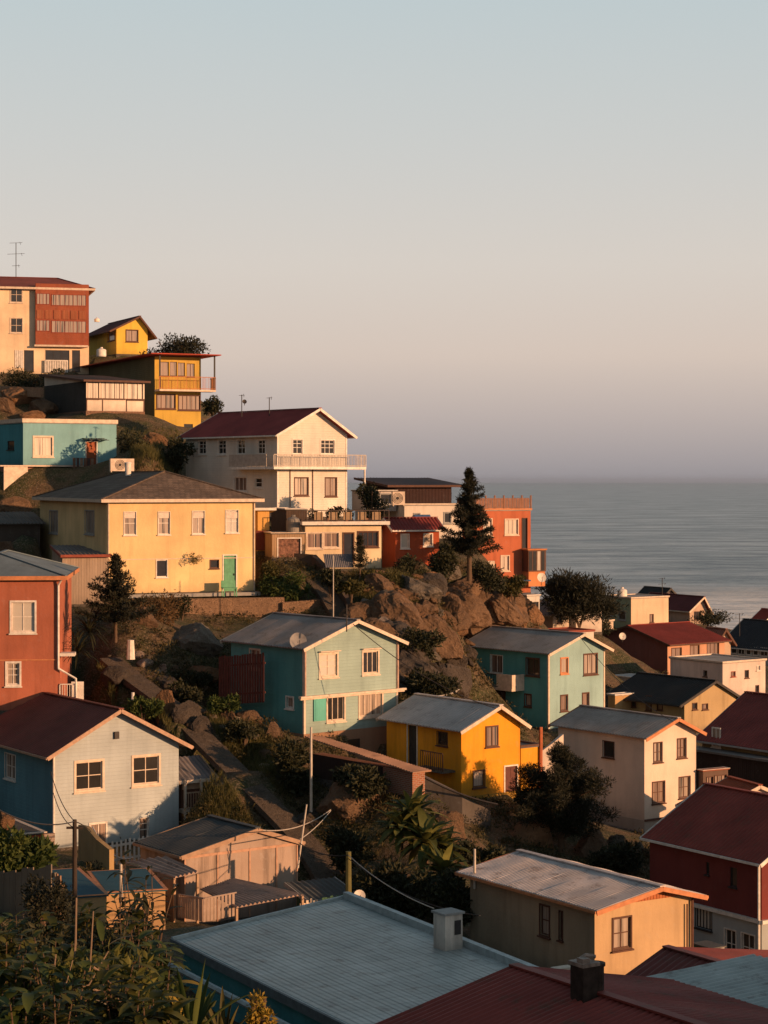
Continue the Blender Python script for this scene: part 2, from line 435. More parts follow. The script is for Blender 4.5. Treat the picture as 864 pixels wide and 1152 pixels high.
        if W >= L: a0, a1 = (x0+i, (y0+y1)/2), (x1-i, (y0+y1)/2)
        else: a0, a1 = ((x0+x1)/2, y0+i), ((x0+x1)/2, y1-i)
        P = [(x0,y0,ze),(x1,y0,ze),(x1,y1,ze),(x0,y1,ze),(*a0,zr),(*a1,zr)]; Q = [(p[0],p[1],p[2]-.1) for p in P[:4]]
        if W >= L: fs = [(0,1,5,4),(1,2,5),(2,3,4,5),(3,0,4)]
        else: fs = [(0,1,4),(1,2,5,4),(2,3,5),(3,0,4,5)]
        mb.add(P+Q, fs+[(0,6,7,1),(1,7,8,2),(2,8,9,3),(3,9,6,0),(6,9,8,7)])
        for q in ([0,4],[1,5],[2,5],[3,4],[4,5]) if W >= L else ([0,4],[1,4],[2,5],[3,5],[4,5]):
            mb.bar(Vector(P[q[0]])+Vector((0,0,.03)), Vector(P[q[1]])+Vector((0,0,.03)), .18, .05)
        fb.bar((x0-.02, y0-.03, ze-.08), (x1+.02, y0-.03, ze-.08), .05, .2); fb.bar((x0-.03, y0, ze-.08), (x0-.03, y1, ze-.08), .05, .2)
        fb.bar((x1+.03, y0, ze-.08), (x1+.03, y1, ze-.08), .05, .2)
    elif rt == 'shed':       # roof[1] = rise towards the back (+) or towards the right (key 'x')
        rise = roof[1]; along = roof[2] if len(roof) > 2 else 'y'; zz = .09
        if along == 'y':
            z = lambda x, y: H+zz+rise*y/L
            mb.slab((-og, -eo, z(0,-eo)), (W+og, -eo, z(0,-eo)), (W+og, L+eo, z(0,L+eo)), (-og, L+eo, z(0,L+eo)), th, pit, wob=wob, seed=seed)
            if rise > 0: 
                wb = MB(); wb.add([(0,0,H),(0,L,H),(0,L,H+rise),(W,0,H),(W,L,H),(W,L,H+rise)], [(0,1,2),(3,4,5),(1,4,5,2)]); wb.build('upper_wall', wall, s.root, recalc=False)
        else:
            z = lambda x, y: H+zz+rise*x/W
            mb.slab((-og, -eo, z(-og,0)), (-og, L+eo, z(-og,0)), (W+og, L+eo, z(W+og,0)), (W+og, -eo, z(W+og,0)), th, pit, wob=wob, seed=seed)
            wb = MB(); wb.add([(0,0,H),(W,0,H),(W,0,H+rise),(0,L,H),(W,L,H),(W,L,H+rise)], [(0,1,2),(3,4,5),(1,4,5,2)]); wb.build('upper_wall', wall, s.root, recalc=False)
        if tr:
            zf = z(-og, -eo)-.06 if along == 'y' else None
            if along == 'y':
                fb.bar((-og-.02, -eo-.03, z(0,-eo)-.05), (W+og+.02, -eo-.03, z(0,-eo)-.05), .04, .16); fb.bar((-og-.03, -eo, z(0,-eo)-.05), (-og-.03, L+eo, z(0,L+eo)-.05), .04, .16); fb.bar((W+og+.03, -eo, z(0,-eo)-.05), (W+og+.03, L+eo, z(0,L+eo)-.05), .04, .16)
            else:
                fb.bar((-og-.02, -eo-.03, z(-og,0)-.05), (W+og, -eo-.03, z(W+og,0)-.05), .04, .16); fb.bar((-og-.03, -eo, z(-og,0)-.05), (-og-.03, L+eo, z(-og,0)-.05), .04, .16)
    elif rt == 'flat':
        par = roof[1] if len(roof) > 1 else .25
        mb.box(-.06, W+.06, -.06, L+.06, H+.004, H+.06)
        if rm: mb.box(.06, W-.06, .06, L-.06, H+.06, H+.09)
        e = .09
        for b in ((-e, W+e, -e, .1), (-e, W+e, L-.1, L+e), (-e, .1, .1, L-.1), (W-.1, W+e, .1, L-.1)): fb.box(*b, H+.062, H+.062+par)
    s.az = az; s.ax = ax
    s.roof = mb.build('roof', rm or M_FELT, s.root)
    if fb.f and tr: fb.build('parapet' if rt == 'flat' else 'fascia', barge or tr, s.root)
    if corner and tr:
        mb = MB(); mb.box(-.03, .09, -.03, .0, 0, H-.02); mb.box(-.03, 0.0, .0, .09, 0, H-.02); mb.box(W-.09, W+.02, -.03, 0, 0, H-.02); mb.build('corner_board', tr, s.root)
    for kk, face, r, deep, o in todo:
        if kk == 'w':
            cols, rows, pane, frame, case = (o + [None]*5)[:5]
            s.window(face, r, cols or 2, rows or 1, pane or 'dark', frame or 'white', case=.07 if case is None else case, deep=deep)
        else: s.door(face, r, o, deep=deep, case='brown' if o is M_DOOR_BROWN else 'white')
    return s

def railing(s, name, face, p0, p1, z, off, h=.9, mat=None, step=.14, parent=None, solid=False, style='bars'):
    T = s.T(face); m = MB()
    m.box(p0, p1, off-.02, off+.02, z+h-.05, z+h, T); m.box(p0, p1, off-.015, off+.015, z+.06, z+.1, T)
    n = max(1, int((p1-p0)/step))
    for i in range(n+1):
        x = p0+(p1-p0)*i/n; w = .03 if i % 6 == 0 else .013
        m.box(x-w, x+w, off-.012, off+.012, z, z+h-.05, T)
    if solid: m.box(p0, p1, off-.006, off+.006, z+.1, z+h-.05, T)
    return m.build(name, mat or FR['white'](), parent or s.root)

M_CONC = wallm((.16, .135, .11), 'stone', .8)
M_FELT = roofm((.10, .095, .09), 'felt', .3)
M_DOOR_BROWN = plain('door_brown', (.09, .03, .02), .6)
M_METAL = plain('metal_grey', (.32, .32, .33), .45, .6)
M_WOOD = plain('wood_weathered', (.16, .12, .09), .85, scale=9)
TEAL = (.085, .34, .36); MINT = (.13, .38, .36)
MAROON = (.19, .05, .038); GREYROOF = (.17, .165, .17)
G_M = plain('door_green', (.10, .30, .17), .6)

# ---------------------------------------------------------------- upper left hill
h1 = house('apartment_house', 'tall cream three storey house with two rows of glazed brown galleries at the top left', 190, (-75, 322), 419, 100, None, a=14, Lm=10,
  roof=('hip', 1.5, .6), wall=wallm((.74, .56, .38)), rmat=roofm(MAROON, 'felt', .2), trim='cream', oe=.5,
  wins=[('R',12,323,25,340,2,2,'dark','cream'), ('R',12,358,25,374,2,2,'dark','cream'), ('R',27,394,38,418,1,1,'dark','dark',0), ('R',51,394,78,418,3,1,'dark','dark',0), ('R',81,394,90,418,1,1,'dark','dark',0)])
def bay(s, name, face, x0, y0, x1, y1, depth, mat, wins, mat2=None, frame='red', pane='curtain'):
    p0, p1, q0, q1 = s.rect(face, x0, y0, x1, y1, depth)
    T = s.T(face); m = MB(); m.box(p0, p1, .002, depth, q0, q1, T); b = m.build(name, mat, s.root)
    for w in wins:
        r = s.rect(face, *w[:4], depth); n = w[4]
        s.window(face, r, n, 1, w[5] if len(w) > 5 else pane, frame, case=.03, off=depth, parent=b, sill=False, deep=False)
    return b
GAL = wallm((.30, .085, .045), 'clap', .6)
bay(h1, 'gallery', 'R', 40, 319.5, 100, 389, .55, GAL, [(41,330,56,342.5,4),(58,331.5,97,344,8),(41,360,56,372.5,4),(58,361,97,374.5,8)])
T = h1.T('R'); p0, p1, q0, q1 = h1.rect('R', 40, 349, 97, 359, .6); m = MB()
for k in range(6): x = p0+(p1-p0)*(k+.5)/6; m.box(x-.35*(p1-p0)/6, x+.42*(p1-p0)/6, .556, .6, q0, q1, T)
m.build('gallery_panel', wallm((.36, .12, .06), 'boards'), h1.root)
m = MB(); p0, p1, q0, q1 = h1.rect('R', 51, 405, 76, 419, .3)
for k in range(14): x = p0+(p1-p0)*k/13; m.box(x-.06, x+.05, .25, .29, q0, q1, T)
m.box(p0, p1, .29, .33, q1-.1, q1, T); m.build('balustrade', FR['white'](), h1.root)
m = MB(); p0, p1, q0, q1 = h1.rect('R', 17, 394, 27, 414, .05)
for k in range(5): m.box(p0+(p1-p0)*k/5, p0+(p1-p0)*(k+.8)/5, .01, .06, q0, q1, T)
m.build('shutter', FR['white'](), h1.root)
m = MB(); p0, p1, q0, q1 = h1.rect('R', 40, 387.5, 98, 389.5, .62); m.box(p0-.1, p1+.1, .0, .66, q0-.05, q0+.12, T); m.build('ledge', FR['cream'](), h1.root)

h2 = house('small_house', 'small yellow gabled house with brown shutters behind the tall cream house', 205, (131, 369), 398, 166, 100, a=24,
  roof=('gable', 156, 357), wall=wallm((.66, .44, .07)), rmat=roofm((.13, .05, .045), 'corr', .3), trim='brown', oe=.8, og=.5,
  wins=[('R',142,371.5,155,384,2,1,'drape','brown'), ('L',121.5,371,129,383,1,2,'drape','brown')])

h3 = house('balcony_house', 'dark green and ochre house with an orange timber balcony facing the sea', 175, (174, 401), 488, 226, 96, a=24,
  roof=('flat', .02), wall=wallm((.55, .36, .07)), wallL=wallm((.09, .10, .06), 'clap', .5), rmat=roofm((.12, .05, .04), 'felt', .2), trim=None,
  wins=[('R',180,407,190,423,1,1,'drape','brown',0),('R',191,407,199,423,1,1,'drape','brown',0),('R',200,408,208,423,1,1,'drape','brown',0),('R',210,409,219,424,2,1,'drape','brown',0),
        ('R',176.5,444,197,459.5,4,1,'drape','brown'),('R',201,445,225,461,5,1,'drape','brown'),('R',181,477,193,487,1,1,'dark','dark',0),('R',207,477,217,487,1,1,'dark','dark',0)])
T = h3.T('R'); m = MB(); W = h3.W
zt = h3.H+.1
m.box(-.9, W+1.2, -h3.L-.3, 1.9, zt, zt+.09, T)
m.build('roof_canopy', roofm((.34, .05, .03), 'felt', .1), h3.root)
p0, p1, q0, q1 = h3.rect('R', 179.5, 423, 236, 440, 1.3)
m = MB(); m.box(0, W+.9, .003, 1.35, q0-.02, q0+.14, T); m.build('balcony_floor', FR['cream'](), h3.root)
ob = plain('timber_orange', (.42, .15, .05), .7)
railing(h3, 'balcony_railing', 'R', 0, W+.9, q0+.15, 1.3, h=1.1, mat=ob, step=.13)
m = MB(); m.box(0, .12, 1.2, 1.3, q0+.1, zt, T); m.box(W+.75, W+.87, 1.2, 1.3, q0+.1, zt, T); m.box(W+.84, W+.88, .0, 1.3, q0+1.1, q0+1.2, T)
for k in range(9): m.box(W+.84, W+.88, .1+.14*k, .15+.14*k, q0+.1, q0+1.1, T)
m.build('balcony_frame', FR['dark'](), h3.root)

h4 = house('veranda_house', 'low house with a long glazed white veranda and a dark rubble stone side', 165, (97, 428.5), 462, 162.5, 50, a=28,
  roof=('shed', .9), wall=wallm((.66, .55, .45)), wallL=wallm((.085, .075, .065), 'stone', .8), rmat=roofm((.16, .085, .06), 'felt', .3), trim='brown', fmat=wallm((.36, .2, .13), 'stone', .8), found=3.5, oe=.4,
  wins=[('R',98.5,430,111.5,449,2,1,'curtain','brown',0),('R',113.5,430,140,449,5,1,'curtain','brown',0),('R',143,431,161,450,3,1,'curtain','brown',0)])
m = MB(); T = h4.T('R')
for x in (0, h4.W*.27, h4.W*.68, h4.W-.08): m.box(x, x+.08, .004, .03, 0, h4.H*.42, T)
m.box(0, h4.W, .004, .05, h4.H*.40, h4.H*.43, T); m.build('panel_trim', FR['brown'](), h4.root)

h5 = house('flat_house', 'bright blue flat roofed house with a white parapet and a rusty door canopy', 148, (26, 476), 523, 131, -30, a=30,
  roof=('flat', .28), wall=wallm((.19, .38, .42)), wallL=wallm((.06, .26, .31)), rmat=roofm((.3, .28, .26), 'felt'), trim='cream', fmat=wallm((.32, .10, .05), 'brick', .7), found=3.0,  # left wall colour darkened to hold its shade
  wins=[('R',38.5,492,58.5,512.5,2,1,'curtain','cream',.12),('L',8,496,16,506,1,1,'dark','dark',0)], doors=[('R',97,497,108.5,523,plain('door_rust', (.30, .08, .03), .7))])
T = h5.T('R'); p0, p1, q0, q1 = h5.rect('R', 95, 492, 121, 497, .5); m = MB()
for k in range(9): x = p0+(p1-p0)*k/9; m.box(x, x+(p1-p0)/9+.02, .01, .9-.05*(k%3), q1-.1-.06*((k*7)%3), q1-.06-.06*((k*7)%3), T)
m.build('door_canopy', plain('canopy_dark', (.05, .03, .03), .8), h5.root)
p0, p1, q0, q1 = h5.rect('R', 10, 527, 26, 562, .3); m = MB(); m.box(-1.6, .2, .3, .42, -2.4, -.1, T); m.box(-1.9, 4.6, -.1, .5, -.12, -.03, T); m.build('ledge', FR['cream'](), h5.root)

h6 = house('hip_roof_house', 'large cream yellow two storey house with a brown hipped roof and a green door', 122, (120, 563), 668, 287, 45, a=22,
  roof=('hip', 1.75, .92), wall=wallm((.70, .50, .25), 'stucco', .4), rmat=roofm((.175, .125, .095), 'shingle', .2), trim='cream', oe=.42,
  wins=[('R',139.5,576,153,601.5,1,2,'curtain','white',.03),('R',178,576,191,601,1,2,'curtain','white',.03),('R',216.5,575,230,600.5,2,1,'curtain','white',.03),('R',254,574,268,599,2,2,'blind','white',.03),
        ('R',176,630,188,649,1,1,'dark','white',.03),('R',236.5,630,246,639,1,1,'dark','brown',.03),('L',56,575,65,599,2,1,'curtain','grey'),('L',96,575,106,600,2,1,'curtain','grey')],
  doors=[('R',251.5,625,265.5,668,G_M)])
T = h6.T('R'); m = MB(); hh = h6.H*.36; m.box(.02, h6.W-.02, .002, .02, hh, hh+.05, T); m.build('string_course', FR['cream'](), h6.root)
m = MB(); m.tube([T(.1, .06, 0), T(.1, .06, h6.H-.1)], .045); m.tube([T(h6.W-.08, .06, 0), T(h6.W-.08, .06, h6.H-.1)], .04); m.build('drainpipe', FR['cream'](), h6.root)
m = MB(); c = (h6.W*.40, h6.L*.5, h6.H+1.5); m.lathe(c, [(.18,0),(.2,.35),(.2,.75),(.24,.78),(.22,.85),(.1,.88)]); m.build('chimney', FR['white'](), h6.roof)
for wx in ((139.5,153),(178,191),(216.5,230),(254,268)):
    p0, p1, q0, q1 = h6.rect('R', wx[0], 576, wx[1], 583); m = MB(); m.box(p0+.05, p1-.05, -.06, -.03, q0, q1-.02, T); m.build('roller_blind', plain('blind_cloth', (.62, .52, .45), .8), h6.root)
m = MB(); p0, p1, q0, q1 = h6.rect('R', 247, 664, 290, 669, .6); m.box(h6.W*.12, h6.W+.1, .03, .75, -.25, -.05, T); m.build('plinth', plain('plinth_grey', (.28,.27,.26), .9), h6.root)

h7 = house('gabled_house', 'white clapboard house with a dark red roof and a balcony wrapped round its corner', 140, (312, 487), 582, 390, 209, a=38,
  roof=('gable', 355, 461), wall=wallm((.66, .60, .53), 'clap', .35), rmat=roofm((.25, .045, .04), 'felt', .1), trim='white', oe=.45, og=.55, corner=True,
  wins=[('R',329.5,494.5,340,510.5,2,3,'dark','white'),('R',361,495,376,510.5,3,3,'dark','white'),('R',331.5,537.5,346.5,557,2,1,'curtain','brown',.05),('R',366,537.5,378.5,558,2,1,'drape','brown',.05),
        ('L',223.5,496,232,510.5,2,3,'dark','white'),('L',245.5,495.5,254.5,510.5,2,3,'dark','white'),('L',267,495,276,510.5,2,3,'dark','white'),('L',290,495,298.5,510.5,2,3,'dark','white'),
        ('L',263.5,537,277.5,552,3,1,'drape','white'),('L',287,538,295,548,1,2,'dark','white')])
T = h7.T('R'); TL = h7.T('L'); zb = h7.rect('R', 320, 524, 380, 526, .9)[2]
l1 = h7.rect('L', 258, 520, 300, 526, .9)[1]; r1 = h7.W+1.0
m = MB(); m.box(-.95, r1, .002, .95, zb-.12, zb+.06, T); m.box(.03, l1, .002, .95, zb-.12, zb+.06, TL); m.build('balcony_floor', FR['white'](), h7.root)
railing(h7, 'balcony_railing', 'R', -.93, r1, zb+.06, .92, h=.85, mat=plain('rail_pale', (.42,.36,.31), .6), step=.13)
railing(h7, 'balcony_railing', 'L', 0, l1, zb+.06, .92, h=.85, mat=plain('rail_pale', (.42,.36,.31), .6), step=.13, solid=True)
m = MB()
for k in range(8): m.box(r1-.02, r1+.0, .1+.115*k, .13+.115*k, zb+.05, zb+.9, T)
m.box(r1-.03, r1+.01, 0, .93, zb+.87, zb+.91, T); m.box(r1-.1, r1-.02, .8, .9, -.2, zb-.1, T); m.build('balcony_return', FR['white'](), h7.root)
m = MB(); m.tube([T(1.05,.05,0), T(1.05,.05,zb-.1)], .035); m.build('drainpipe', plain('pipe_brown', (.22,.15,.12)), h7.root); m = MB(); m.tube([T(h7.W*.5,.05,0), T(h7.W*.5,.05,zb-.1)], .035); m.build('drainpipe', plain('pipe_brown', (.22,.15,.12)), h7.root)

h8 = house('terrace_house', 'cream flat roofed annex with a railed roof terrace and wide dark windows', 130, (343.5, 592), 640, 429, 322, a=14,
  roof=('flat', .12), wall=wallm((.66, .52, .34)), rmat=roofm((.3, .28, .26), 'felt'), trim='white',
  wins=[('R',345.5,600,362,616.5,2,1,'drape','cream'),('R',364.5,599.5,381,615.5,2,1,'drape','cream'),('R',386.5,600,397.5,632,1,1,'dark','brown'),('R',403,598.5,425,614.5,4,1,'dark','brown')])
T = h8.T('R'); m = MB(); m.box(-.3, h8.W+.45, -.1, .5, h8.H-.02+.1, h8.H+.3, T); m.build('cornice', FR['white'](), h8.root)
rr = plain('rail_dark', (.06, .04, .035), .7)
railing(h8, 'roof_railing', 'R', -.3, h8.W+.4, h8.H+.3, .42, h=.72, mat=rr, step=.3)
m = MB()
for k in range(5): x = h8.W*(.1+.19*k); m.box(x, x+.55, .36, .40, h8.H+.36, h8.H+.9, T)
m.build('railing_panel', plain('panel_tan', (.30, .2, .12)), h8.root)

h8b = house('shed', 'small beige timber shed with stained double doors left of the roof terrace', 128.5, (306, 601), 627, 343, 298, a=14,
  roof=('flat', .05), wall=wallm((.42, .28, .17), 'boards', .9), trim='cream', wins=[], doors=[('R',313,606,338,626,plain('stained_ply', (.20,.10,.07), .85, var=.7, scale=6))])
h8c = house('lean_to', 'ochre lean-to with a pale roof sheet and a dark red gate beside the hipped house', 131, (290, 574), 620, 303, 284, a=14,
  roof=('shed', -.2), wall=wallm((.60, .34, .10)), trim='white', rmat=roofm((.5, .47, .42), 'felt', .1))
bay(h8c, 'gate', 'R', 288, 597, 305, 619, .25, wallm((.16, .04, .03), 'boards'), [])
h8d = house('store_room', 'dark open store with boxes between the hipped house and the white house', 133, (322, 574), 600, 345, 305, a=14, roof=('flat', .06), wall=wallm((.09, .06, .045), 'boards'), trim='white')

h9 = house('small_house', 'small brick red one storey house with two white windows and a red roof', 135, (445, 595), 640, 494, 430, a=20,
  roof=('gablex', 437, 584), wall=wallm((.36, .075, .03)), rmat=roofm((.22, .035, .028), 'felt', .1), trim='white', oe=.3,
  wins=[('R',451.5,601.5,459.5,616,1,1,'blind','white'),('R',477,601,486,613.5,1,1,'curtain','white')])

h10 = house('tower_house', 'tall orange house with a parapet fence and a glazed corner bay above the sea', 150, (536, 575), 668, 597, 515, a=24,
  roof=('flat', .12), wall=wallm((.44, .125, .06), 'stucco', .7), rmat=roofm((.3, .28, .26), 'felt'), trim='orange', corner=False,
  wins=[('R',544.5,584,553,602,1,1,'curtain','cream'),('R',568.5,584.5,582.5,601,3,1,'curtain','cream'),('R',587.5,583,593,617,1,1,'dark','brown',.03),('R',564,625.5,572.5,641.5,2,1,'curtain','cream')])
T = h10.T('R'); m = MB(); W, H = h10.W, h10.H
for k in range(int(W/.22)): m.box(k*.22, k*.22+.19, .02, .05, H+.2, H+.95, T)
for k in range(int(h10.L/.22)): m.box(.0-.1, .0-.07, -k*.22-.19, -k*.22, H+.2, H+.95, T)
for k in range(7): m.box(W*k/6-.05, W*k/6+.05, -.03, .06, H+.18, H+1.15, T)
m.build('roof_fence', plain('roof_fence_tan', (.24, .12, .08), .8), h10.root)
p0, p1, q0, q1 = h10.rect('R', 588, 619, 608, 643, .9); m = MB(); m.box(W*.84, W+.75, .003, 1.0, q0, q1, T); b = m.build('bay_window', FR['brown'](), h10.root)
for k in range(4):
    x = W*.84+.05+(W*.16+.65)*k/4; m = MB(); m.box(x, x+(W*.16+.65)/4-.08, 1.003, 1.015, q0+.08, q1-.08, T); m.build('pane', glassm('curtain' if k == 2 else 'dark'), b)
m = MB(); m.box(W*.82, W+.82, 0.003, 1.06, q1+.002, q1+.1, T); m.box(W*.85, W+.7, .003, .95, q0-1.1, q0-.01, T); m.build('bay_base', wallm((.52, .2, .08)), h10.root)
m = MB(); m.box(W*.45, W*.85, .01, 1.3, .9, 1.0, T); m.build('awning', plain('awning_blue', (.04,.10,.22), .8), h10.root)

h11 = house('flat_house', 'sprawling white flat roofed house behind the dark conifer', 145, (455, 569), 606, 520, 400, a=16,
  roof=('flat', .1), wall=wallm((.66, .58, .50)), rmat=roofm((.3, .28, .26), 'felt'), trim='cream', wins=[('R',466,578,472,586,1,1,'dark','grey'),('R',500,577,507,588,1,1,'dark','grey')])
p0, p1, q0, q1 = h11.rect('R', 467, 579, 485, 592, .3); T = h11.T('R'); m = MB(); m.slab(T(p0,.05,q1), T(p1,.05,q1), T(p1,1.0,q0), T(p0,1.0,q0), .03, None); m.build('awning', plain('awning_blue', (.04,.10,.22), .8), h11.root)
h11b = house('workshop', 'dark corrugated workshop with a sagging brown roof on the white flat roof', 148, (446, 547), 569, 508, 412, a=16,
  roof=('shed', .5), wall=wallm((.045, .022, .02), 'sheet', .4), rmat=roofm((.10, .04, .03), 'corr'), trim='brown', found=0, oe=.5, og=.8, terrain=False)
h11c = house('rooftop_room', 'small pale rooftop room beside the dark corrugated workshop', 146, (420, 553), 575, 446, 396, a=16, roof=('flat', .05), wall=wallm((.52, .46, .42)), trim='white', terrain=False, found=0,
  wins=[('R',428,556,440,567,1,1,'dark','grey')])

# ---------------------------------------------------------------- centre
h12 = house('gabled_house', 'pale mint two storey house with pink trimmed gable and open green shutter', 103, (342, 728), 826, 447, 260, a=40,
  roof=('gable', 397, 699), wall=wallm((.30, .41, .385), 'clap', .4), rmat=roofm((.27, .235, .22), 'felt', .6), trim='cream', og=.45, oe=.35, corner=True, fmat=wallm((.36, .2, .12), 'stucco'), wob=.03, gutter=False, wallL=wallm((.11, .33, .33), 'clap', .5),  # left wall is the same paint, its shade put into a deeper teal
  wins=[('R',360,736,379,760.5,2,3,'blind','cream',.09),('R',408.5,733,425,757,3,1,'dark','cream',.09),('R',368.5,784,387,810,3,1,'dark','cream',.09),('R',404.5,779.5,429.5,805,4,1,'curtain','cream',.09),
        ('L',281.5,731,292.5,752,2,1,'drape','cream'),('L',322.5,784.5,330,796,1,1,'curtain','white')])
T = h12.T('R'); zz = h12.rect('R', 345, 779, 440, 781)[2]
m = MB(); m.box(-.35, h12.W+.45, .002, .22, zz, zz+.1, T); m.box(-.3, h12.W+.4, .002, .12, zz-.09, zz-.001, T); m.build('string_course', FR['cream'](), h12.root)
p0, p1, q0, q1 = h12.rect('R', 353, 785, 367, 811, .05); m = MB(); m.box(p0, p1-.02, .03, .07, q0, q1, T); m.box(p0+.08, p1-.1, .071, .08, q0+.08, q1-.08, T); m.build('shutter', wallm((.12, .42, .36)), h12.root)
for wx in ((360,379,735),(408,425.5,732)):
    p0, p1, q0, q1 = h12.rect('R', wx[0]-2, wx[2]-2, wx[1]+2, wx[2]); m = MB(); m.box(p0, p1, .04, .22, q1, q1+.05, T); m.build('window_hood', FR['cream'](), h12.root)
m = MB(); m.tube([T(h12.W-.02,.07,zz), T(h12.W-.02,.07,h12.H-.1)], .05); m.build('drainpipe', plain('pipe_pink', (.5,.33,.26)), h12.root); m = MB(); m.tube([T(.03,.07,zz), T(.03,.07,h12.H-.1)], .05); m.build('drainpipe', plain('pipe_pink', (.5,.33,.26)), h12.root)
m = MB(); r_ = h12.hit('R', 418, 835); m.box(2.6, 3.6, .03, .05, -1.3, -.5, T); m.build('cellar_window', glassm('dark'), h12.root)

h13 = house('gabled_house', 'bright mustard yellow house with a grey corrugated roof and a brown door', 100, (519, 820), 897, 585, 435, a=37,
  roof=('gable', 558, 795), wall=wallm((.72, .30, .018), 'stucco', .6), rmat=roofm((.50, .43, .40), 'corr', .35), trim='cream', gutter=False, og=.4, oe=.35, fmat=wallm((.5, .27, .03), 'stucco', 1.0), found=1.6,
  wins=[('R',546.5,817,560,839.5,2,1,'drape','brown',.03),('R',532.5,867,545,885,1,1,'curtain','brown',.04),('L',492,823.5,503.5,838.5,1,1,'dark','brown',.02)],
  doors=[('R',568,862,581.5,897,plain('door_maroon', (.12,.04,.03), .7)),('L',459,816,469,862,FR['dark']())])
T = h13.T('L'); a0, a1, q0, q1 = h13.rect('L', 473, 846, 498, 866, .8)
railing(h13, 'stair_railing', 'L', a0, a1, q0, .8, h=.9, mat=FR['brown'](), step=.16)
m = MB(); m.box(a0, a1+.6, .003, .85, q0-.1, q0, T); m.build('landing', M_CONC, h13.root)
h13b = house('annex', 'low yellow lean-to wall with an orange pipe right of the mustard house', 103.2, (586, 842), 903, 607, None, a=37, Lm=3,
  roof=('flat', .1), wall=wallm((.64, .30, .02), 'stucco', .6), rmat=roofm((.10,.10,.11), 'felt'), trim='brown', found=1.5)
m = MB(); T = h13b.T('R'); m.tube([T(h13b.W, .1, 0), T(h13b.W, .1, h13b.H+1.0)], .09); m.build('vent_pipe', plain('pipe_orange', (.42,.12,.05)), h13b.root)

h14 = house('gabled_house', 'teal two storey house with a small corner balcony above dark windows', 128, (617, 734), 820, 680, 525, a=40,
  roof=('gable', 652, 714), wall=wallm((.28, .43, .43), 'stucco', .45), rmat=roofm((.30, .265, .245), 'corr', .4), trim='cream', og=.45, oe=.35, corner=True, gutter=False, wallL=wallm((.10, .33, .33), 'stucco', .5),  # shaded left side drawn as a darker teal of the same paint
  wins=[('R',631,740.5,638.5,757,1,1,'curtain','orange'),('R',657,736,671.5,758,3,1,'curtain','brown'),('R',631,782.5,638,799,1,1,'drape','brown'),('R',655.5,780,662,795,1,1,'drape','brown'),
        ('L',552,737,565.5,757,2,1,'drape','white',.03),('L',592.5,741,606.5,759.5,2,1,'dark','brown'),('L',549.5,777,568.5,797,3,1,'drape','brown',.03),('L',591,781.5,597.5,794,1,1,'curtain','brown')])
T = h14.T('L'); a0, a1, q0, q1 = h14.rect('L', 534, 757, 577, 775, 1.0); a0 -= .0
m = MB(); m.box(a0, a1, .003, 1.1, q0-.03, q0+.12, T); m.build('balcony_floor', FR['cream'](), h14.root)
railing(h14, 'balcony_railing', 'L', a0+(a1-a0)*.4, a1, q0+.12, 1.05, h=.85, mat=FR['dark'](), step=.16)
m = MB(); m.box(a0, a0+(a1-a0)*.4, 1.0, 1.08, q0+.12, q0+1.0, T); m.box(a0, a0+.06, 0.003, 1.0, q0+.12, q0+1.0, T); m.build('balcony_panel', FR['cream'](), h14.root)

h15 = house('gabled_house', 'white two storey house with a grey gabled roof and brown windows', 107, (725, 829), 923, 783, 628, a=37,
  roof=('gable', 757, 809), wall=wallm((.70, .56, .46), 'stucco', .25), rmat=roofm((.34, .285, .255), 'felt', .35), trim='cream', gutter=False, og=.45, oe=.3, found=1.5, terrain=1.45, fmat=wallm((.52, .44, .38)), barge=FR['orange'](),
  wins=[('R',735.5,835.5,744.5,857,2,2,'curtain','brown',.04),('R',762,831,771.5,852,2,2,'drape','brown',.04),('R',734,879.5,747.5,903,2,2,'drape','brown',.04),('R',764,874,776,897,2,2,'curtain','brown',.04),
        ('L',678.5,834,691,852,1,1,'dark','brown',.02),('R',740,925,751.5,943,2,1,'drape','brown',0),('R',753,923,760,935,2,1,'dark','white',.02),('R',764,920,770,929,1,1,'dark','white',.02),('R',773.5,917,780,925,1,1,'dark','white',.02)])
T = h15.T('R'); m = MB(); m.box(-.03, h15.W+.05, .026, .1, -.06, .05, T); m.build('ledge', FR['brown'](), h15.root)
h26 = house('porch', 'glazed porch with a small red shed roof right of the white house', 109, (791, 868), 912, 819, 786, a=30, roof=('flat', .02), wall=wallm((.13, .08, .06)), rmat=roofm((.24,.06,.03), 'felt', .1), trim='cream', oe=.3, og=.2,
  wins=[('R',795,874,802,905,2,1,'drape','brown',.02),('R',804,872,817,903,3,1,'drape','brown',.02)])

h16 = house('bungalow', 'cream one storey house with a rusty grey corrugated roof and orange boarded gable', 72, (669, 1022), 1112, 778, 529, a=33,
  roof=('gable', 735, 998), wall=wallm((.50, .34, .19), 'stucco', .6), wallL=wallm((.33, .25, .17), 'stucco', .6), rmat=roofm((.54, .47, .45), 'corr', .6), trim='orange', og=.5, oe=.3, wob=.03, pitch=.15,  # left wall gets a dimmer cream, shade put into its colour
  wins=[('R',689.5,1032.5,709.5,1067,2,2,'curtain','brown',.05),('L',608,1019,618,1052,1,2,'curtain','brown',.05),('L',629.5,1025,633,1057,1,1,'dark','brown',.03)])
T = h16.T('R'); m = MB(); W = h16.W; n = int(W/.14)
for k in range(n):
    x0 = W*k/n+.008; x1 = W*(k+1)/n-.008; xm = (x0+x1)/2
    zt = h16.H + (h16.az-h16.H)*(xm/h16.ax if xm < h16.ax else (W-xm)/(W-h16.ax))
    if zt-h16.H > .12: m.box(x0, x1, .003, .03, h16.H+.02, zt-.04, T)
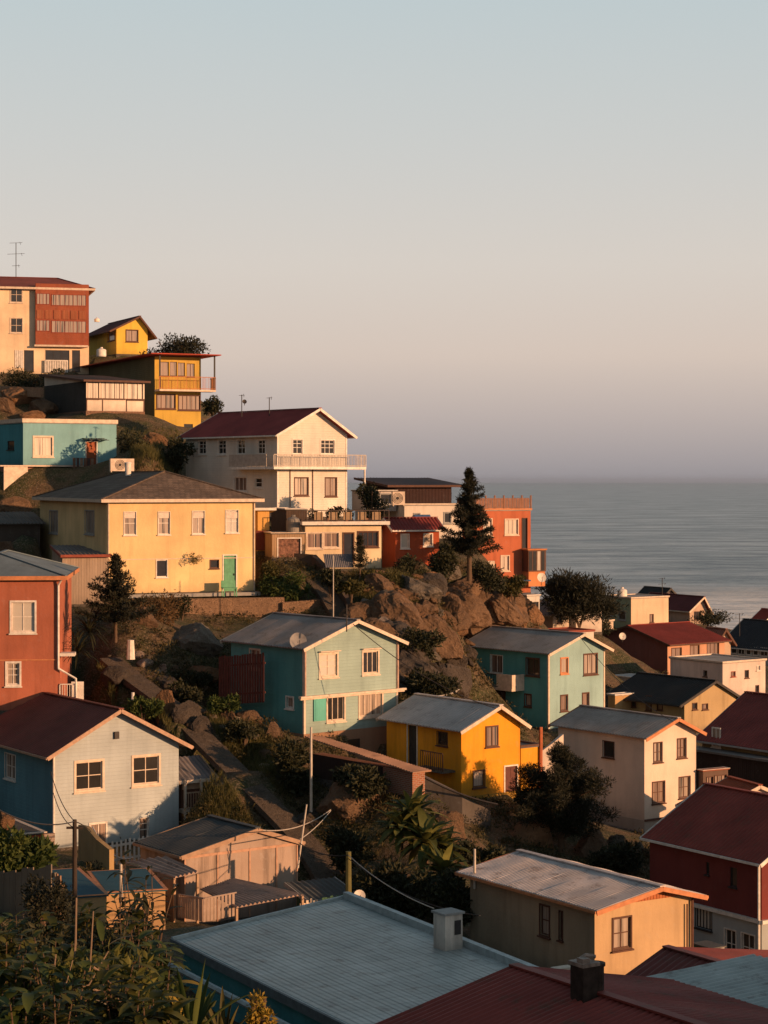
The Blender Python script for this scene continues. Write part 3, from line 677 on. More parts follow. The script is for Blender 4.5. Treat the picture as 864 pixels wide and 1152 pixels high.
m.build('gable_boards', plain('gable_board_orange', (.38,.12,.045), .8, scale=10), h16.root)
m = MB(); m.tube([T(W-.05,.1,0), T(W-.05,.1,h16.H-.1)], .05); m.tube([T(W-.3,.1,.3), T(W-.3,.1,h16.H-.3)], .03); m.build('drainpipe', FR['brown'](), h16.root)

# ---------------------------------------------------------------- left
h17 = house('gabled_house', 'pale blue clapboard house with a dark maroon corrugated roof and white windows', 92, (59, 846), 955, 201, -90, a=33,
  roof=('gable', 131, 799), wall=wallm((.42, .475, .50), 'clap', .4), wallL=wallm((.12, .27, .34), 'clap', .5), rmat=roofm((.17, .05, .038), 'corr', .5), trim='cream', og=.5, oe=.45, wob=.03,  # shade of the left wall painted in as a darker blue
  wins=[('R',85.5,857,115,888,2,2,'dark','cream',.10),('R',150,851,178.5,881.5,2,2,'dark','cream',.10),('R',101,926,119.5,952,2,1,'drape','white',.05),('R',157,920,167,944,1,3,'drape','white',.02),('L',6,848.5,17.5,876,2,2,'curtain','white',.04)],
  barge=plain('barge_wood', (.42,.27,.19), .8, scale=8))
T = h17.T('R'); m = MB(); p0, p1, q0, q1 = h17.rect('R', 128, 823, 133, 831); m.box(p0, p1, .003, .12, q0, q1, T); m.build('wall_lamp', FR['dark'](), h17.root)
m = MB(); m.tube([T(.04,.06,0), T(.04,.06,h17.H-.1)], .05); m.build('drainpipe', FR['white'](), h17.root)
h17b = house('balcony_annex', 'narrow annex with a carved timber balcony right of the pale blue house', 96, (203.5, 876), 940, 236, 190, a=33,
  roof=('shed', .55), wall=wallm((.20, .09, .06), 'boards'), rmat=roofm((.17,.15,.15), 'felt', .3), trim='cream', oe=.35, og=.25, doors=[('R',209,913,220,940,plain('door_rust2', (.30,.09,.04), .7))])
T = h17b.T('R'); zq = h17b.rect('R', 204, 909, 236, 911, .3)[2]; m = MB(); m.box(-.1, h17b.W+.3, .003, .55, zq-.1, zq+.08, T)
for x in (-.08, h17b.W*.5, h17b.W+.18): m.box(x, x+.1, .44, .54, -.5, h17b.H+.0, T)
m.build('balcony_floor', FR['cream'](), h17b.root)
railing(h17b, 'balcony_railing', 'R', 0, h17b.W+.2, zq+.08, .5, h=.8, mat=plain('rail_tan', (.48,.32,.22), .7), step=.13)
m = MB()
for k in range(7): m.box(h17b.W*k/7+.05, h17b.W*k/7+.3, .0+.02, .06, zq+.95, h17b.H-.1, T)
m.build('lattice', plain('rail_tan', (.48,.32,.22), .7), h17b.root)

h18 = house('orange_house', 'tall burnt orange house with white windows and a blue grey hipped roof', 100, (-80, 650), 800, 67, None, a=5, Lm=9,
  roof=('hip', 1.1, .9), wall=wallm((.38, .12, .07), 'stucco', .6), rmat=roofm((.13, .17, .20), 'felt', .2), trim='orange', oe=.35,
  wins=[('R',13,677.5,39,710.5,2,2,'blind','white',.09),('R',8,746,22,770,2,3,'curtain','white',.09)])
T = h18.T('R'); m = MB(); zq = h18.rect('R', 0, 741, 60, 743)[2]; m.box(.02, h18.W-.02, .002, .025, zq, zq+.05, T); m.build('string_course', FR['orange'](), h18.root)
W = h18.W; m = MB(); m.tube([T(W-.05,.1,zq-.4), T(W-.05,.1,h18.H-.4), T(W+.15,.3,h18.H-.05)], .06); m.tube([T(W-.05,.1,zq-.4), T(W+.8,.12,zq-.9), T(W+.85,.12,zq-2.8)], .06); m.build('drainpipe', FR['white'](), h18.root)
p0, p1, q0, q1 = h18.rect('R', 68, 771, 92, 787, -.6); m = MB()
m.box(W+.02, W+.75, -.8, .1, h18.rect('R', 70, 735, 80, 737)[2]-.05, h18.rect('R', 70, 735, 80, 737)[2]+.1, T)
m.box(W+.55, W+1.15, -.5, -.35, q0-2, q1+.2, T); m.build('side_porch', FR['white'](), h18.root)
railing(h18, 'porch_railing', 'R', W+.02, W+1.1, q0+.1, .05, h=.75, mat=FR['white'](), step=.12)

h19 = house('timber_shack', 'weathered pink plywood shack with a dark corrugated roof', 80, (207, 963), 1042, 335, 158, a=36,
  roof=('gable', 288, 934), wall=wallm((.36, .27, .22), 'stucco', 1.6), rmat=roofm((.06, .065, .068), 'corr', .3), trim='brown', og=.15, oe=.2, wob=.04, pitch=.2,
  barge=plain('edge_wood', (.34,.22,.15), .8))
T = h19.T('R'); W = h19.W; H = h19.H; m = MB()
for f in (0, .28, .56, .80, .985): m.box(W*f, W*f+.06, .003, .04, 0, H-.02, T)
m.box(0, W, .004, .03, H-.12, H-.02, T); m.build('batten', plain('batten_pink', (.44,.26,.18), .8), h19.root)
def awning(s, name, pts, mat, pitch=.24, amp=.04, th=.03):
    m = MB(); m.slab(*[Vector(p) for p in pts], th, pitch, amp, wob=.03, seed=3); return m.build(name, mat, s.root)
SH = roofm((.30, .21, .17), 'corr', .8)
# the two corrugated lean-to roofs and the yard railing in front of the shack
def loc(s, px, py, D):
    p = at(px, py, D) - s.O; return Vector((p.dot(s.u), p.dot(s.v), p.z))
awning(h19, 'lean_to_roof', [loc(h19,266,1021,74.5), loc(h19,342,1006,77.5), loc(h19,264,988,79.5), loc(h19,225,1000,77.5)], SH)
awning(h19, 'lean_to_roof', [loc(h19,197,987,76), loc(h19,222,981,77), loc(h19,186,963,80), loc(h19,137,970,80)], SH)
for (x, y, D) in ((266,1022,74.6),(340,1008,77),(222,983,77),(196,988,76),(138,972,80)):
    m = MB(); p = loc(h19, x, y, D); m.bar(p, (p.x, p.y, -1.2), .09, .09); m.build('lean_to_post', plain('post_tan', (.38,.25,.16), .8), h19.root)
p = loc(h19,196,988,76); q = loc(h19,150,984,78.5); m = MB(); m.slab((p.x,p.y,-1),(q.x,q.y,-1),q,p,.05,.14,.015); m.build('yard_screen', wallm((.2,.15,.12),'boards'), h19.root)
def picket(s, a, b, h, mat, step=.14, w=.09, name='picket_fence'):
    a = Vector(a); b = Vector(b); m = MB(); L = (b-a).length; n = int(L/step); d = (b-a).normalized()
    for k in range(n+1):
        p = a + d*(k*step); m.obox(p+Vector((0,0,h/2)), d*w, Vector((0,0,1)).cross(d)*.025, Vector((0,0,h)))
    m.bar(a+Vector((0,0,h)), b+Vector((0,0,h)), .06, .05)
    return m.build(name, mat, s.root)
yr = plain('yard_rail', (.36, .27, .22), .8)
picket(h19, loc(h19,201,1032,76), loc(h19,230,1037,74.5), .85, yr, name='yard_railing')
picket(h19, loc(h19,230,1037,74.5), loc(h19,266,1030,75), .85, yr, name='yard_railing')

def quad_house(kind, label, pts, ztop, h, wall, rmat):
    """low house whose plan is not a rectangle: pts = four plan corners, far left, far right, near right, near left"""
    A = Vector((*pts[0], ztop-h)); s_ = House(); s_.a = 0; s_.u = Vector((1,0,0)); s_.v = Vector((0,1,0)); s_.O = A; s_.root = empty(kind, A, 0, label, 'house')
    q = [Vector((p[0]-A.x, p[1]-A.y, 0)) for p in pts]; c = sum(q, Vector())/4; iw = [p+(c-p).normalized()*.35 for p in q]; m = MB()
    for i in range(4):
        p, r = iw[i], iw[(i+1) % 4]; m.add([(p.x,p.y,-2), (r.x,r.y,-2), (r.x,r.y,h), (p.x,p.y,h)], [(0,1,2,3)])
    m.build('wall', wall, s_.root, recalc=False)
    U = Vector((0,0,h)); m = MB(); m.slab(q[3]+U, q[2]+U, q[1]+U, q[0]+U, .12, None, wob=.02, seed=2); s_.roof = m.build('roof', rmat, s_.root, recalc=True); s_.q = q; s_.h = h
    return s_
h20 = quad_house('teal_house', 'low teal house with a wide pale grey metal tile roof in the foreground', [(-6.0, 58.3), (-1.2, 64.2), (6.25, 50.0), (1.8, 44.3)], 36.9, 2.9, wallm((.07, .27, .30), 'stucco', .6), roofm((.44, .455, .44), 'plate', .45))
q = h20.q; U = Vector((0,0,h20.h)); gm = plain('flash_grey', (.40,.45,.46), .6, .2)
m = MB(); m.bar(q[1]+U+Vector((0,0,.10)), q[2]+U+Vector((0,0,.10)), .2, .2); m.build('parapet', gm, h20.root)
m = MB(); m.bar(q[0]+U+Vector((-.05,.04,.03)), q[1]+U+Vector((-.05,.04,.03)), .08, .1); m.build('edge_strip', gm, h20.root)
m = MB(); m.bar(q[0]+U+Vector((-.06,-.04,-.06)), q[3]+U+Vector((-.06,-.04,-.06)), .08, .24); m.build('fascia', plain('fascia_dark', (.12,.14,.15), .7), h20.root)
dd = (q[3]-q[0]).normalized(); m = MB(); m.tube([q[0]+U-dd*.9+Vector((-.5,-.25,-.42)), q[3]+U+Vector((-.5,-.25,-.42))], .085); m.build('gutter', gm, h20.root)

h21O = Vector((3.1, 50, 0))
def dirU(a): a = R(a); return Vector((math.cos(a), math.sin(a), 0)), Vector((-math.sin(a), math.cos(a), 0))
u, v = dirU(34); P1 = at(575, 1090, 47); O = P1 - u*4.6 - v*16; O.z = P1.z-.95-2.6
h21 = house('red_roof_house', 'house with a deep red corrugated roof at the bottom edge of the view', direct=(O, 9.2, 15.8, 2.6), a=34, roof=('gable', .5, .95), wall=wallm((.3,.1,.07)), rmat=roofm((.24, .045, .034), 'corr', .7), trim='brown', oe=.3, og=.1, pitch=.19, wob=.02)
P2 = at(744, 1071, 62); O = P2 - u*2.5 - v*8.5; O.z = P2.z-1.0-2.4
h23 = house('red_roof_shed', 'shed with a dark maroon corrugated roof beside the cream one storey house', direct=(O, 9.6, 8.4, 2.4), a=33, roof=('gable', .26, 1.05), wall=wallm((.2,.1,.08)), rmat=roofm((.18, .045, .036), 'corr', .4), trim='brown', oe=.25, og=.1, pitch=.26, wob=.02)
h22 = house('grey_roof_house', 'low building with a pale green corrugated roof between two red roofs', 50, (740, 1190), 1300, 1000, 592, a=36, roof=('flat', .03), wall=wallm((.2,.25,.25)), trim=None)
bpy.data.objects.remove(h22.roof); m = MB(); W, L, H = h22.W, h22.L, h22.H
m.slab((-.3,-.3,H+.1), (-.3,L+.3,H+.2), (W+.3,L+.3,H+.35), (W+.3,-.3,H+.3), .06, .26, .025, wob=.02, seed=5); h22.roof = m.build('roof', roofm((.38,.41,.40), 'corr', .5), h22.root)

# unseen houses added right of the frame to shade the near roofs
for k_, (ox, oy, hh) in enumerate([(20, 30, 8.5), (21, 42, 8.0)]):
    house('tall_house', ['tall plain house just right of the view nearest the camera', 'tall plain house just right of the view behind the first'][k_], direct=(Vector((ox, oy-3, 34)), 8, 9.5, hh), a=20, roof=('gable', .5, 1.6), wall=wallm((.5,.4,.3)), rmat=roofm((.15,.03,.028), 'felt', .1), terrain=False, found=5)
# ---------------------------------------------------------------- right
h24 = house('gabled_house', 'dark red gabled house over a grey ground floor at the right edge', 85, (857, 968), 1100, 990, 731, a=33,
  roof=('gable', .5, 1.9), wall=wallm((.17, .035, .03), 'stucco', .2), rmat=roofm((.24, .048, .035), 'felt', .4), trim='white', split=(1.95+.35, wallm((.34,.36,.36), 'stucco', .3)), oe=.3, og=.25,
  wins=[('L',821,976,829,998,1,1,'dark','dark',0),('L',794,970,798,984,1,1,'dark','dark',0),('L',815.5,1046,828,1078,2,2,'dark','white',.04),('L',834.5,1051,849,1082,2,2,'dark','white',.04),('L',783,1022,801,1045,5,1,'blind','dark',.02)])
T = h24.T('L'); m = MB(); m.box(-.05, h24.L+.05, .003, .16, 2.25, 2.4, T); m.box(-.1,h24.W,-.16,-.003,2.25,2.4); m.build('ledge', FR['white'](), h24.root)
m = MB(); m.tube([(-.12,.05,.3), (-.12,.05,h24.H-.1)], .06); m.build('drainpipe', FR['white'](), h24.root)
h24b = house('carport', 'small white and green store in front of the grey ground floor', 81, (800, 1068), 1105, 815, 780, a=33, roof=('flat', .05), wall=wallm((.6,.57,.53)), rmat=None, trim=None, wallL=wallm((.05,.13,.10), 'sheet'))
h25 = house('gabled_house', 'pale pink gable end with an orange roof behind the dark red house', 100, (800, 913), 960, 905, 770, a=20, roof=('gable', 853, 885), wall=wallm((.55,.42,.36)), rmat=roofm((.32,.07,.03), 'felt', .1), trim='cream', og=.2)
h27 = house('black_roof_house', 'tan house with a wide black gabled roof beside the teal house', 137, (770, 789), 826, 828, 690, a=38,
  roof=('gable', .55, 1.15), wall=wallm((.42,.30,.16), 'stucco', .8), rmat=roofm((.028,.026,.026), 'felt', .1), trim='dark', og=.3, oe=.7,
  wins=[('L',711,782,715.5,795,1,1,'dark','brown',.03),('L',727,783,733,799,1,1,'drape','brown',.03),('L',739.5,785,745.5,798.5,1,2,'drape','brown',.03),('R',779,791,784,798,1,1,'dark','brown',.03),('R',790,792,796,798,1,1,'drape','brown',.03)])
h28 = house('gabled_house', 'brown house under a broad dark red roof with a shaded veranda', 115, (905, 845), 905, 1010, 790, a=36,
  roof=('gable', .5, 2.3), wall=wallm((.24,.17,.08), 'clap', .4), rmat=roofm((.20,.042,.035), 'felt', .1), trim='grey', oe=.45, og=.3, wins=[('L',801.5,819,810.5,840,2,1,'curtain','white',.04)])
T = h28.T('L'); m = MB(); zq = h28.rect('L', 800, 842, 860, 844)[2]; m.box(-.2, h28.L+.3, .003, 1.3, zq-.2, zq-.08, T); m.build('veranda_roof', roofm((.15,.13,.12), 'felt'), h28.root)
m = MB(); m.box(0, h28.L, .9, 1.0, -.5, zq-.21, T); m.build('veranda_screen', wallm((.05,.03,.025), 'boards'), h28.root)
h29 = house('long_house', 'long maroon house with a red gabled roof and three sunlit windows', 165, (751, 724), 765, 815, 668, a=38,
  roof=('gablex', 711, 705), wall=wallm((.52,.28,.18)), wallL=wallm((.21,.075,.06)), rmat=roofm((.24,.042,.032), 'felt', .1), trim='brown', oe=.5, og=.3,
  wins=[('R',755.5,729,766.5,742,2,1,'drape','brown',.03),('R',776.5,726,786.5,741,2,1,'drape','brown',.03),('R',795.5,723,808.5,738,3,1,'drape','brown',.03)])
h30 = house('flat_house', 'white flat roofed house with small square windows below the red roofed house', 150, (813, 747), 784, 861, 754, a=36,
  roof=('flat', .12), wall=wallm((.62,.50,.44)), rmat=roofm((.3,.27,.25), 'felt'), trim='cream',
  wins=[('R',822.5,755.5,827,761,1,1,'drape','red',.02),('R',838,754,842,762.5,1,1,'dark','brown',.02),('R',850,771,853.5,779,1,1,'dark','brown',.02),('R',851,749,855,754,2,1,'blind','white',.02),('L',791.5,754.5,795.5,761,1,1,'dark','brown',.02)])
h31 = house('flat_house', 'pale green flat roofed house with a white water tank on its roof', 180, (710, 674), 708, 752, 674, a=36,
  roof=('flat', .1), wall=wallm((.60,.46,.32)), wallL=wallm((.32,.38,.26)), rmat=roofm((.3,.27,.25), 'felt'), trim='cream',
  wins=[('R',731,691,735,700,1,1,'drape','brown',.02),('L',695.5,688,703.5,697,1,1,'dark','grey'),('L',683,686,689,692,1,1,'dark','grey')])
h32 = house('gabled_house', 'dark maroon roofed cottage with a white edged gable near the water', 200, (776, 685), 702, 795, 722, a=30,
  roof=('gable', 789, 672), wall=wallm((.5,.36,.28)), rmat=roofm((.12,.03,.03), 'felt', .1), trim='cream', og=.5, oe=.4, wins=[('R',781,688,788,697,3,1,'dark','brown',.02)])
h32b = house('cottage', 'low black roofed cottage half hidden behind the maroon cottage', 212, (740, 676), 700, 765, 715, a=30, roof=('gable', .5, 1.2), wall=wallm((.3,.2,.18)), rmat=roofm((.03,.03,.032), 'felt', .1), trim='dark')
h33 = house('long_house', 'long house with a black roof and a band of small windows at the right edge', 185, (885, 732), 752, 940, 812, a=36,
  roof=('gable', .5, 2.2), wall=wallm((.5,.48,.45)), rmat=roofm((.03,.03,.034), 'felt', .1), trim='white', oe=.3,
  wins=[('L',823,727,829,735,1,1,'dark','white',.03),('L',831,727.5,838,736,2,1,'dark','white',.03),('L',840,728,845,736.5,1,1,'dark','white',.03),('L',848,728.5,853,737,1,1,'dark','white',.03),('L',856,729,864,738,2,1,'dark','white',.03)])
h34 = house('cottage', 'small cottage with a bright red roof near the surf at the right edge', 215, (858, 700), 715, 885, 846, a=30, roof=('gable', .5, 1.2), wall=wallm((.6,.5,.45)), rmat=roofm((.28,.04,.025), 'felt', .1), trim='white')
h35 = house('boat_shed', 'small white garage below the tall orange house', 148, (593, 671), 694, 607, 572, a=30, roof=('flat', .06), wall=wallm((.6,.55,.5)), trim='white', wins=[('R',600,677,606,690,1,1,'dark','dark',0)], rmat=roofm((.3,.3,.3),'felt'))
h36 = house('flat_house', 'low white flat roofed room in front of the round dark bush', 160, (648, 690), 712, 677, 624, a=30, roof=('flat', .06), wall=wallm((.56,.47,.40)), trim='cream', rmat=roofm((.3,.28,.26),'felt'), wins=[('L',636,694,641,701,1,1,'dark','brown',.02)])
h37 = house('cottage', 'little cream house with a pale roof between the orange house and the bush', 158, (622, 688), 710, 640, 606, a=30, roof=('gable', .5, .8), wall=wallm((.6,.48,.38)), trim='cream', rmat=roofm((.3,.26,.24),'felt'), wins=[('R',627,692,632,701,1,1,'dark','brown',.02)])
h47 = house('flat_house', 'low cream flat roofed house above the maroon long house roof', 172, (668, 700), 722, 690, 645, a=34, roof=('flat', .1), wall=wallm((.58,.46,.36)), trim='cream', rmat=roofm((.3,.28,.26),'felt'), wins=[('L',652,704,658,711,1,1,'dark','brown',.02),('R',674,703,679,711,1,1,'dark','brown',.02)])
h48 = house('flat_house', 'small white house with a red parapet above the teal house roof', 150, (640, 712), 735, 668, 612, a=34, roof=('flat', .1), wall=wallm((.6,.52,.46)), trim='red', rmat=roofm((.24,.06,.045),'felt'), wins=[('L',618,716,625,724,1,1,'dark','brown',.02),('R',648,715,654,724,1,1,'curtain','brown',.02)])
h49 = house('cottage', 'tiny cottage with a rusty roof left of the black roofed long house', 176, (806, 722), 742, 822, 790, a=34, roof=('gable', .5, 1.0), wall=wallm((.5,.36,.26)), trim='brown', rmat=roofm((.2,.09,.06),'corr',.6))
h38 = house('garage', 'low brown garage tucked behind the teal gabled house', 140, (692, 783), 812, 712, 684, a=36, roof=('flat', .06), wall=wallm((.45,.28,.13)), trim='white', rmat=roofm((.4,.4,.4),'felt'))
h39 = house('flat_house', 'small grey flat roofed building between the maroon and the black roofs', 152, (735, 766), 785, 756, 690, a=36, roof=('flat', .05), wall=wallm((.4,.36,.33)), trim='white', rmat=roofm((.42,.42,.42),'felt',.1))
h40 = house('brick_shed', 'long dark shed with a rusty sloping roof and a brick end below the mint house', 92, (466, 869), 897, 478, 352, a=37, roof=('flat', .02), wall=wallm((.30,.105,.055), 'brick', .6), trim=None, wallL=wallm((.05,.03,.025), 'boards'))
bpy.data.objects.remove(h40.roof); m = MB(); W, L, H = h40.W, h40.L, h40.H
m.slab((-.35,-.35,H+.08), (-.35,L+.2,H+.85), (W+.1,L+.2,H+.75), (W+.1,-.35,H+.08), .06, .2, .02, wob=.03, seed=9); h40.roof = m.build('roof', roofm((.30,.17,.11), 'corr', .5), h40.root)
p0, p1, q0, q1 = h40.rect('L', 430, 862, 466, 895, .1); m = MB(); m.box(.0, 2.2, .003, .1, 0, H+.05, h40.T('L')); m.build('brick_pier', wallm((.30,.105,.055), 'brick', .6), h40.root)
h41 = house('low_shed', 'dark shed with a white edged flat roof and an orange front at the left edge', 84, (-14, 944), 985, 50, None, a=30, Lm=5, roof=('flat', .04), wall=wallm((.42,.075,.03), 'boards', .4), trim='cream', rmat=roofm((.08,.07,.065), 'felt'))
m = MB(); T = h41.T('R'); m.box(h41.W-.02, h41.W+.45, -.1, .03, 0, h41.H, T); m.build('stone_pier', wallm((.26,.18,.15), 'brick', .4), h41.root)
h42 = house('basin_house', 'low yard building with a flat deep teal roof below the pale blue house', 70, (66, 1012), 1050, 120, None, a=20, Lm=5, roof=('flat', .02), wall=wallm((.40,.26,.13)), trim='orange', rmat=roofm((.02,.08,.11), 'felt', .1))
h43 = house('yard_house', 'low tan yard building between the teal flat roof and the plywood shack', 73, (118, 1006), 1050, 186, None, a=16, Lm=4, roof=('flat', .02), wall=wallm((.45,.28,.14)), trim='orange', rmat=roofm((.02,.08,.11), 'felt', .1))
h44 = house('long_shed', 'grey roofed shed with pale boards between the orange house and the hipped house', 121, (70, 626), 680, 122, None, a=14, Lm=7, roof=('shed', .35), wall=wallm((.44,.33,.25), 'boards', .9), trim='red', rmat=roofm((.16,.13,.12), 'felt', .3), oe=.25, og=.1)
h45 = house('dark_shed', 'dark flat shed left of the hipped house', 134, (-30, 590), 640, 45, None, a=16, Lm=7, roof=('shed', .6), wall=wallm((.07,.055,.045), 'stucco'), trim=None, rmat=roofm((.10,.085,.075), 'felt', .3))
h46 = house('green_shed', 'small shed with a grey roof and dark green side behind the long grey roof', 80, (352, 1012), 1036, 390, 334, a=30, roof=('shed', .25), wall=wallm((.05,.12,.07), 'boards'), trim='grey', rmat=roofm((.07,.075,.075), 'felt', .3))
# ---------------------------------------------------------------- terrain
ctrl = []
def cp(px, py, D): p = at(px, py, D); ctrl.append((p.x, p.y, p.z))
for s, t in HOUSES:
    if not t or s.O.y < 55: continue
    for a in (0, .5, 1):
        for b in (0, .5, 1):
            p = s.O + s.u*s.W*a + s.v*s.L*b; ctrl.append((p.x, p.y, p.z-.15-(t if t is not True else 0)))
for q in [(40,445,172),(0,440,176),(15,465,155),(180,500,155),(170,522,143),(185,515,148),(0,560,140),(30,600,134),
          (110,800,102.5),(150,830,99),(220,745,110),(180,765,107),(285,805,103),(220,706,119.6),(250,707,120.2),(290,707,121.4),(330,707,122.2),(230,712,117),(270,712,118.5),(320,708,119),(350,706,118.5),(120,690,112),(80,700,110),(210,700,119.5),(260,740,113),(300,730,114.5),
          (380,712,121),(300,702,120.5),(340,704,121),(370,706,121),(405,700,120),(440,655,127),(400,650,129),(500,655,132),(470,650,129),(560,668,138),(590,690,141),(600,703,148),(500,700,126),(450,700,121),(470,770,116),(505,800,114),(530,800,124),(430,740,116),(450,790,110),
          (520,925,96),(450,900,93),(400,880,94),(460,985,87),(500,1000,86),(560,955,94),(640,965,96),(700,955,98),(730,960,97),(420,960,87),(370,900,95),(330,870,98),(600,930,99),(360,850,98.5),
          (60,1000,74),(100,975,80),(390,1030,78),(480,1040,74),(240,1060,66),
          (0,1030,40),(60,1035,40),(-60,1000,42),(150,1200,45),(190,1300,40),(230,1340,44),(340,1060,66)]: cp(*q)
PATH = [(124,748,107.6),(150,770,105.5),(190,800,102.5),(225,835,99.5),(262,872,96.5),(300,910,94),(345,958,91),(372,1000,88)]
for q in PATH:
    p = at(*q); ctrl.append((p.x, p.y, p.z-.1)); ctrl.append((p.x+1.6, p.y+.9, p.z-.05)); ctrl.append((p.x-1.6, p.y-.9, p.z-.25))
near = [(-9,20,44.6),(-4,20,44.2),(-7,27,43.4),(-3.2,27,41.6),(-1.5,24,41.6),(-2,34,38.8),(-12,30,43.6),(0,30,38.5),(-6,34,41.5),(4,24,39.5),(0,12,46.5),(0,2,47.8),(-20,10,48),(-25,30,45),(-40,40,46),(12,12,42),
        (10,35,36),(25,30,32),(40,10,30),(60,60,27),(45,80,28),(-60,60,47),(-60,90,49),(-75,120,55),(-90,160,64),(-110,200,70),(-90,240,66),(-60,230,60),(-45,215,58),
        (-30,200,50),(-15,180,44),(0,170,41),(15,180,38),(-30,260,38),(0,240,30),(-60,300,42),(60,150,29),(80,120,26),(80,200,24),(50,235,27),(70,260,20),(30,260,24),
        (0,-40,46),(60,-40,30),(-60,-30,55),(-120,100,70),(-150,200,80),(-120,300,50),(120,100,18),(130,0,18),(120,200,12)]
ctrl += near
P = np.array(ctrl)
_keep = []
for i, p in enumerate(P):
    if all((p[0]-P[j][0])**2+(p[1]-P[j][1])**2 > .6 for j in _keep): _keep.append(i)
P = P[_keep]
_A = np.sqrt(((P[:, None, :2]-P[None, :, :2])**2).sum(-1)+1.0); _N = len(P)
_K = np.zeros((_N+3, _N+3)); _K[:_N, :_N] = -_A + np.eye(_N)*.12; _K[:_N, _N] = 1; _K[:_N, _N+1:] = P[:, :2]; _K[_N:, :_N] = _K[:_N, _N:].T
_S = np.linalg.solve(_K, np.concatenate([P[:, 2], [0, 0, 0]]))
def height(x, y):
    x = np.atleast_1d(np.asarray(x, float)); y = np.atleast_1d(np.asarray(y, float)); out = np.empty_like(x)
    for i in range(0, len(x), 4000):
        dx = x[i:i+4000, None]-P[None, :, 0]; dy = y[i:i+4000, None]-P[None, :, 1]
        out[i:i+4000] = -np.sqrt(dx*dx+dy*dy+1.0) @ _S[:_N] + _S[_N] + _S[_N+1]*x[i:i+4000] + _S[_N+2]*y[i:i+4000]
    # shore: everything beyond falls to the sea
    f = np.clip((y-255-np.abs(x)*.12)/330, 0, 1); f = f*f*(3-2*f)
    far = np.maximum(-3, 16*(1-np.clip((y-300)/430, 0, 1)**.8)-2)
    out = out*(1-f)+np.minimum(out, far)*f
    g = np.clip((x-110)/120, 0, 1); out = out*(1-g)+np.minimum(out, 4-np.clip((y-200)/100,0,1)*0)*g
    out = np.where(y > 700+ .25*np.clip(60-x,0,400), np.minimum(out, -1.5), out)
    return out
def flatten(x, y, z):
    for s, t in HOUSES:
        if not t: continue
        dx = x-s.O.x; dy = y-s.O.y; a = dx*s.u.x+dy*s.u.y; b = dx*s.v.x+dy*s.v.y
        e = 1.3
        m = (a > -e) & (a < s.W+e) & (b > -e) & (b < s.L+e)
        z = np.where(m, np.minimum(z, s.O.z-.12-(t if t is not True else 0)), z)
    return z
def ground(x, y):
    x = np.atleast_1d(np.asarray(x, float)); y = np.atleast_1d(np.asarray(y, float)); return flatten(x, y, height(x, y))
_gx = np.arange(-140, 160, 1.0); _gy = np.arange(0, 345, 1.0); _GX, _GY = np.meshgrid(_gx, _gy); _G = ground(_GX.ravel(), _GY.ravel()).reshape(_GX.shape)
def fast_ground(x, y):
    fx = np.clip(x+140, 0, 298.9); fy = np.clip(y, 0, 343.9); i = fx.astype(int); j = fy.astype(int); a = fx-i; b = fy-j
    return _G[j, i]*(1-a)*(1-b)+_G[j, i+1]*a*(1-b)+_G[j+1, i]*(1-a)*b+_G[j+1, i+1]*a*b
def hit_ground(px, py, d0=18, d1=330):
    Ds = np.linspace(d0, d1, 700); kx = (px-432)/F; kz = -(py-HZ)/F
    z = CAMZ+kz*Ds; g = fast_ground(kx*Ds, Ds); i = np.argmax(z < g)
    if not (z < g).any(): return None
    D = Ds[i]; return Vector((kx*D, D, float(g[i])))
def spaced(a, b, near0, near1, fine, coarse):
    v = []; x = a
    while x < b:
        v.append(x); x += fine if near0 <= x < near1 else min(coarse, max(fine, .12*min(abs(x-near0), abs(x-near1))+fine))
    v.append(b); return np.array(v)
xs = spaced(-600, 900, -75, 75, .9, 30); ys = spaced(-150, 1100, 14, 230, .9, 25)
X, Y = np.meshgrid(xs, ys); Z = ground(X.ravel(), Y.ravel())
nzv = np.array([noise.noise(Vector((a*.22, b*.22, 3)))*.5 + noise.noise(Vector((a*.9, b*.9, 8)))*.16 for a, b in zip(X.ravel(), Y.ravel())])
inside = np.zeros(len(Z), bool)
for s, t in HOUSES:
    dx = X.ravel()-s.O.x; dy = Y.ravel()-s.O.y; a = dx*s.u.x+dy*s.u.y; b = dx*s.v.x+dy*s.v.y
    inside |= (a > -1) & (a < s.W+1) & (b > -1) & (b < s.L+1)
Z = Z + np.where(inside, 0, nzv)
w = len(xs); n = len(ys)
idx = np.arange(w*n).reshape(n, w); q = np.stack([idx[:-1,:-1].ravel(), idx[:-1,1:].ravel(), idx[1:,1:].ravel(), idx[1:,:-1].ravel()], 1)
me = bpy.data.meshes.new('hillside'); me.from_pydata(np.stack([X.ravel(), Y.ravel(), Z], 1).tolist(), [], q.tolist()); me.polygons.foreach_set('use_smooth', [True]*len(me.polygons))
t = NT('earth')
n1 = t.noise(.12, detail=6); n2 = t.noise(1.3, detail=8, rough=.7); n3 = t.noise(9, detail=4)
earth = t.mix(n2, (.06, .038, .022), (.19, .115, .06)); green = t.mix(n2, (.018, .026, .008), (.075, .075, .022))
c = t.mix(t.ramp(t.noise(.45, detail=7, rough=.65), [(.42, 0.), (.56, 1.)]), earth, green)
c = t.mix(t.ramp(n3, [(.52, 0.), (.62, .6)]), c, (.25, .18, .12)); c = t.mix(t.ramp(t.noise(22, detail=3), [(.5, 0.), (.62, .8)]), c, (.03, .024, .014)); c = t.mix(t.ramp(t.noise(4, detail=9, rough=.8), [(.55, 0.), (.66, .7)]), c, (.20,.16,.11))
nr = t.bump(n2, .9, .35); nr = t.bump(n3, .7, .06, nr)
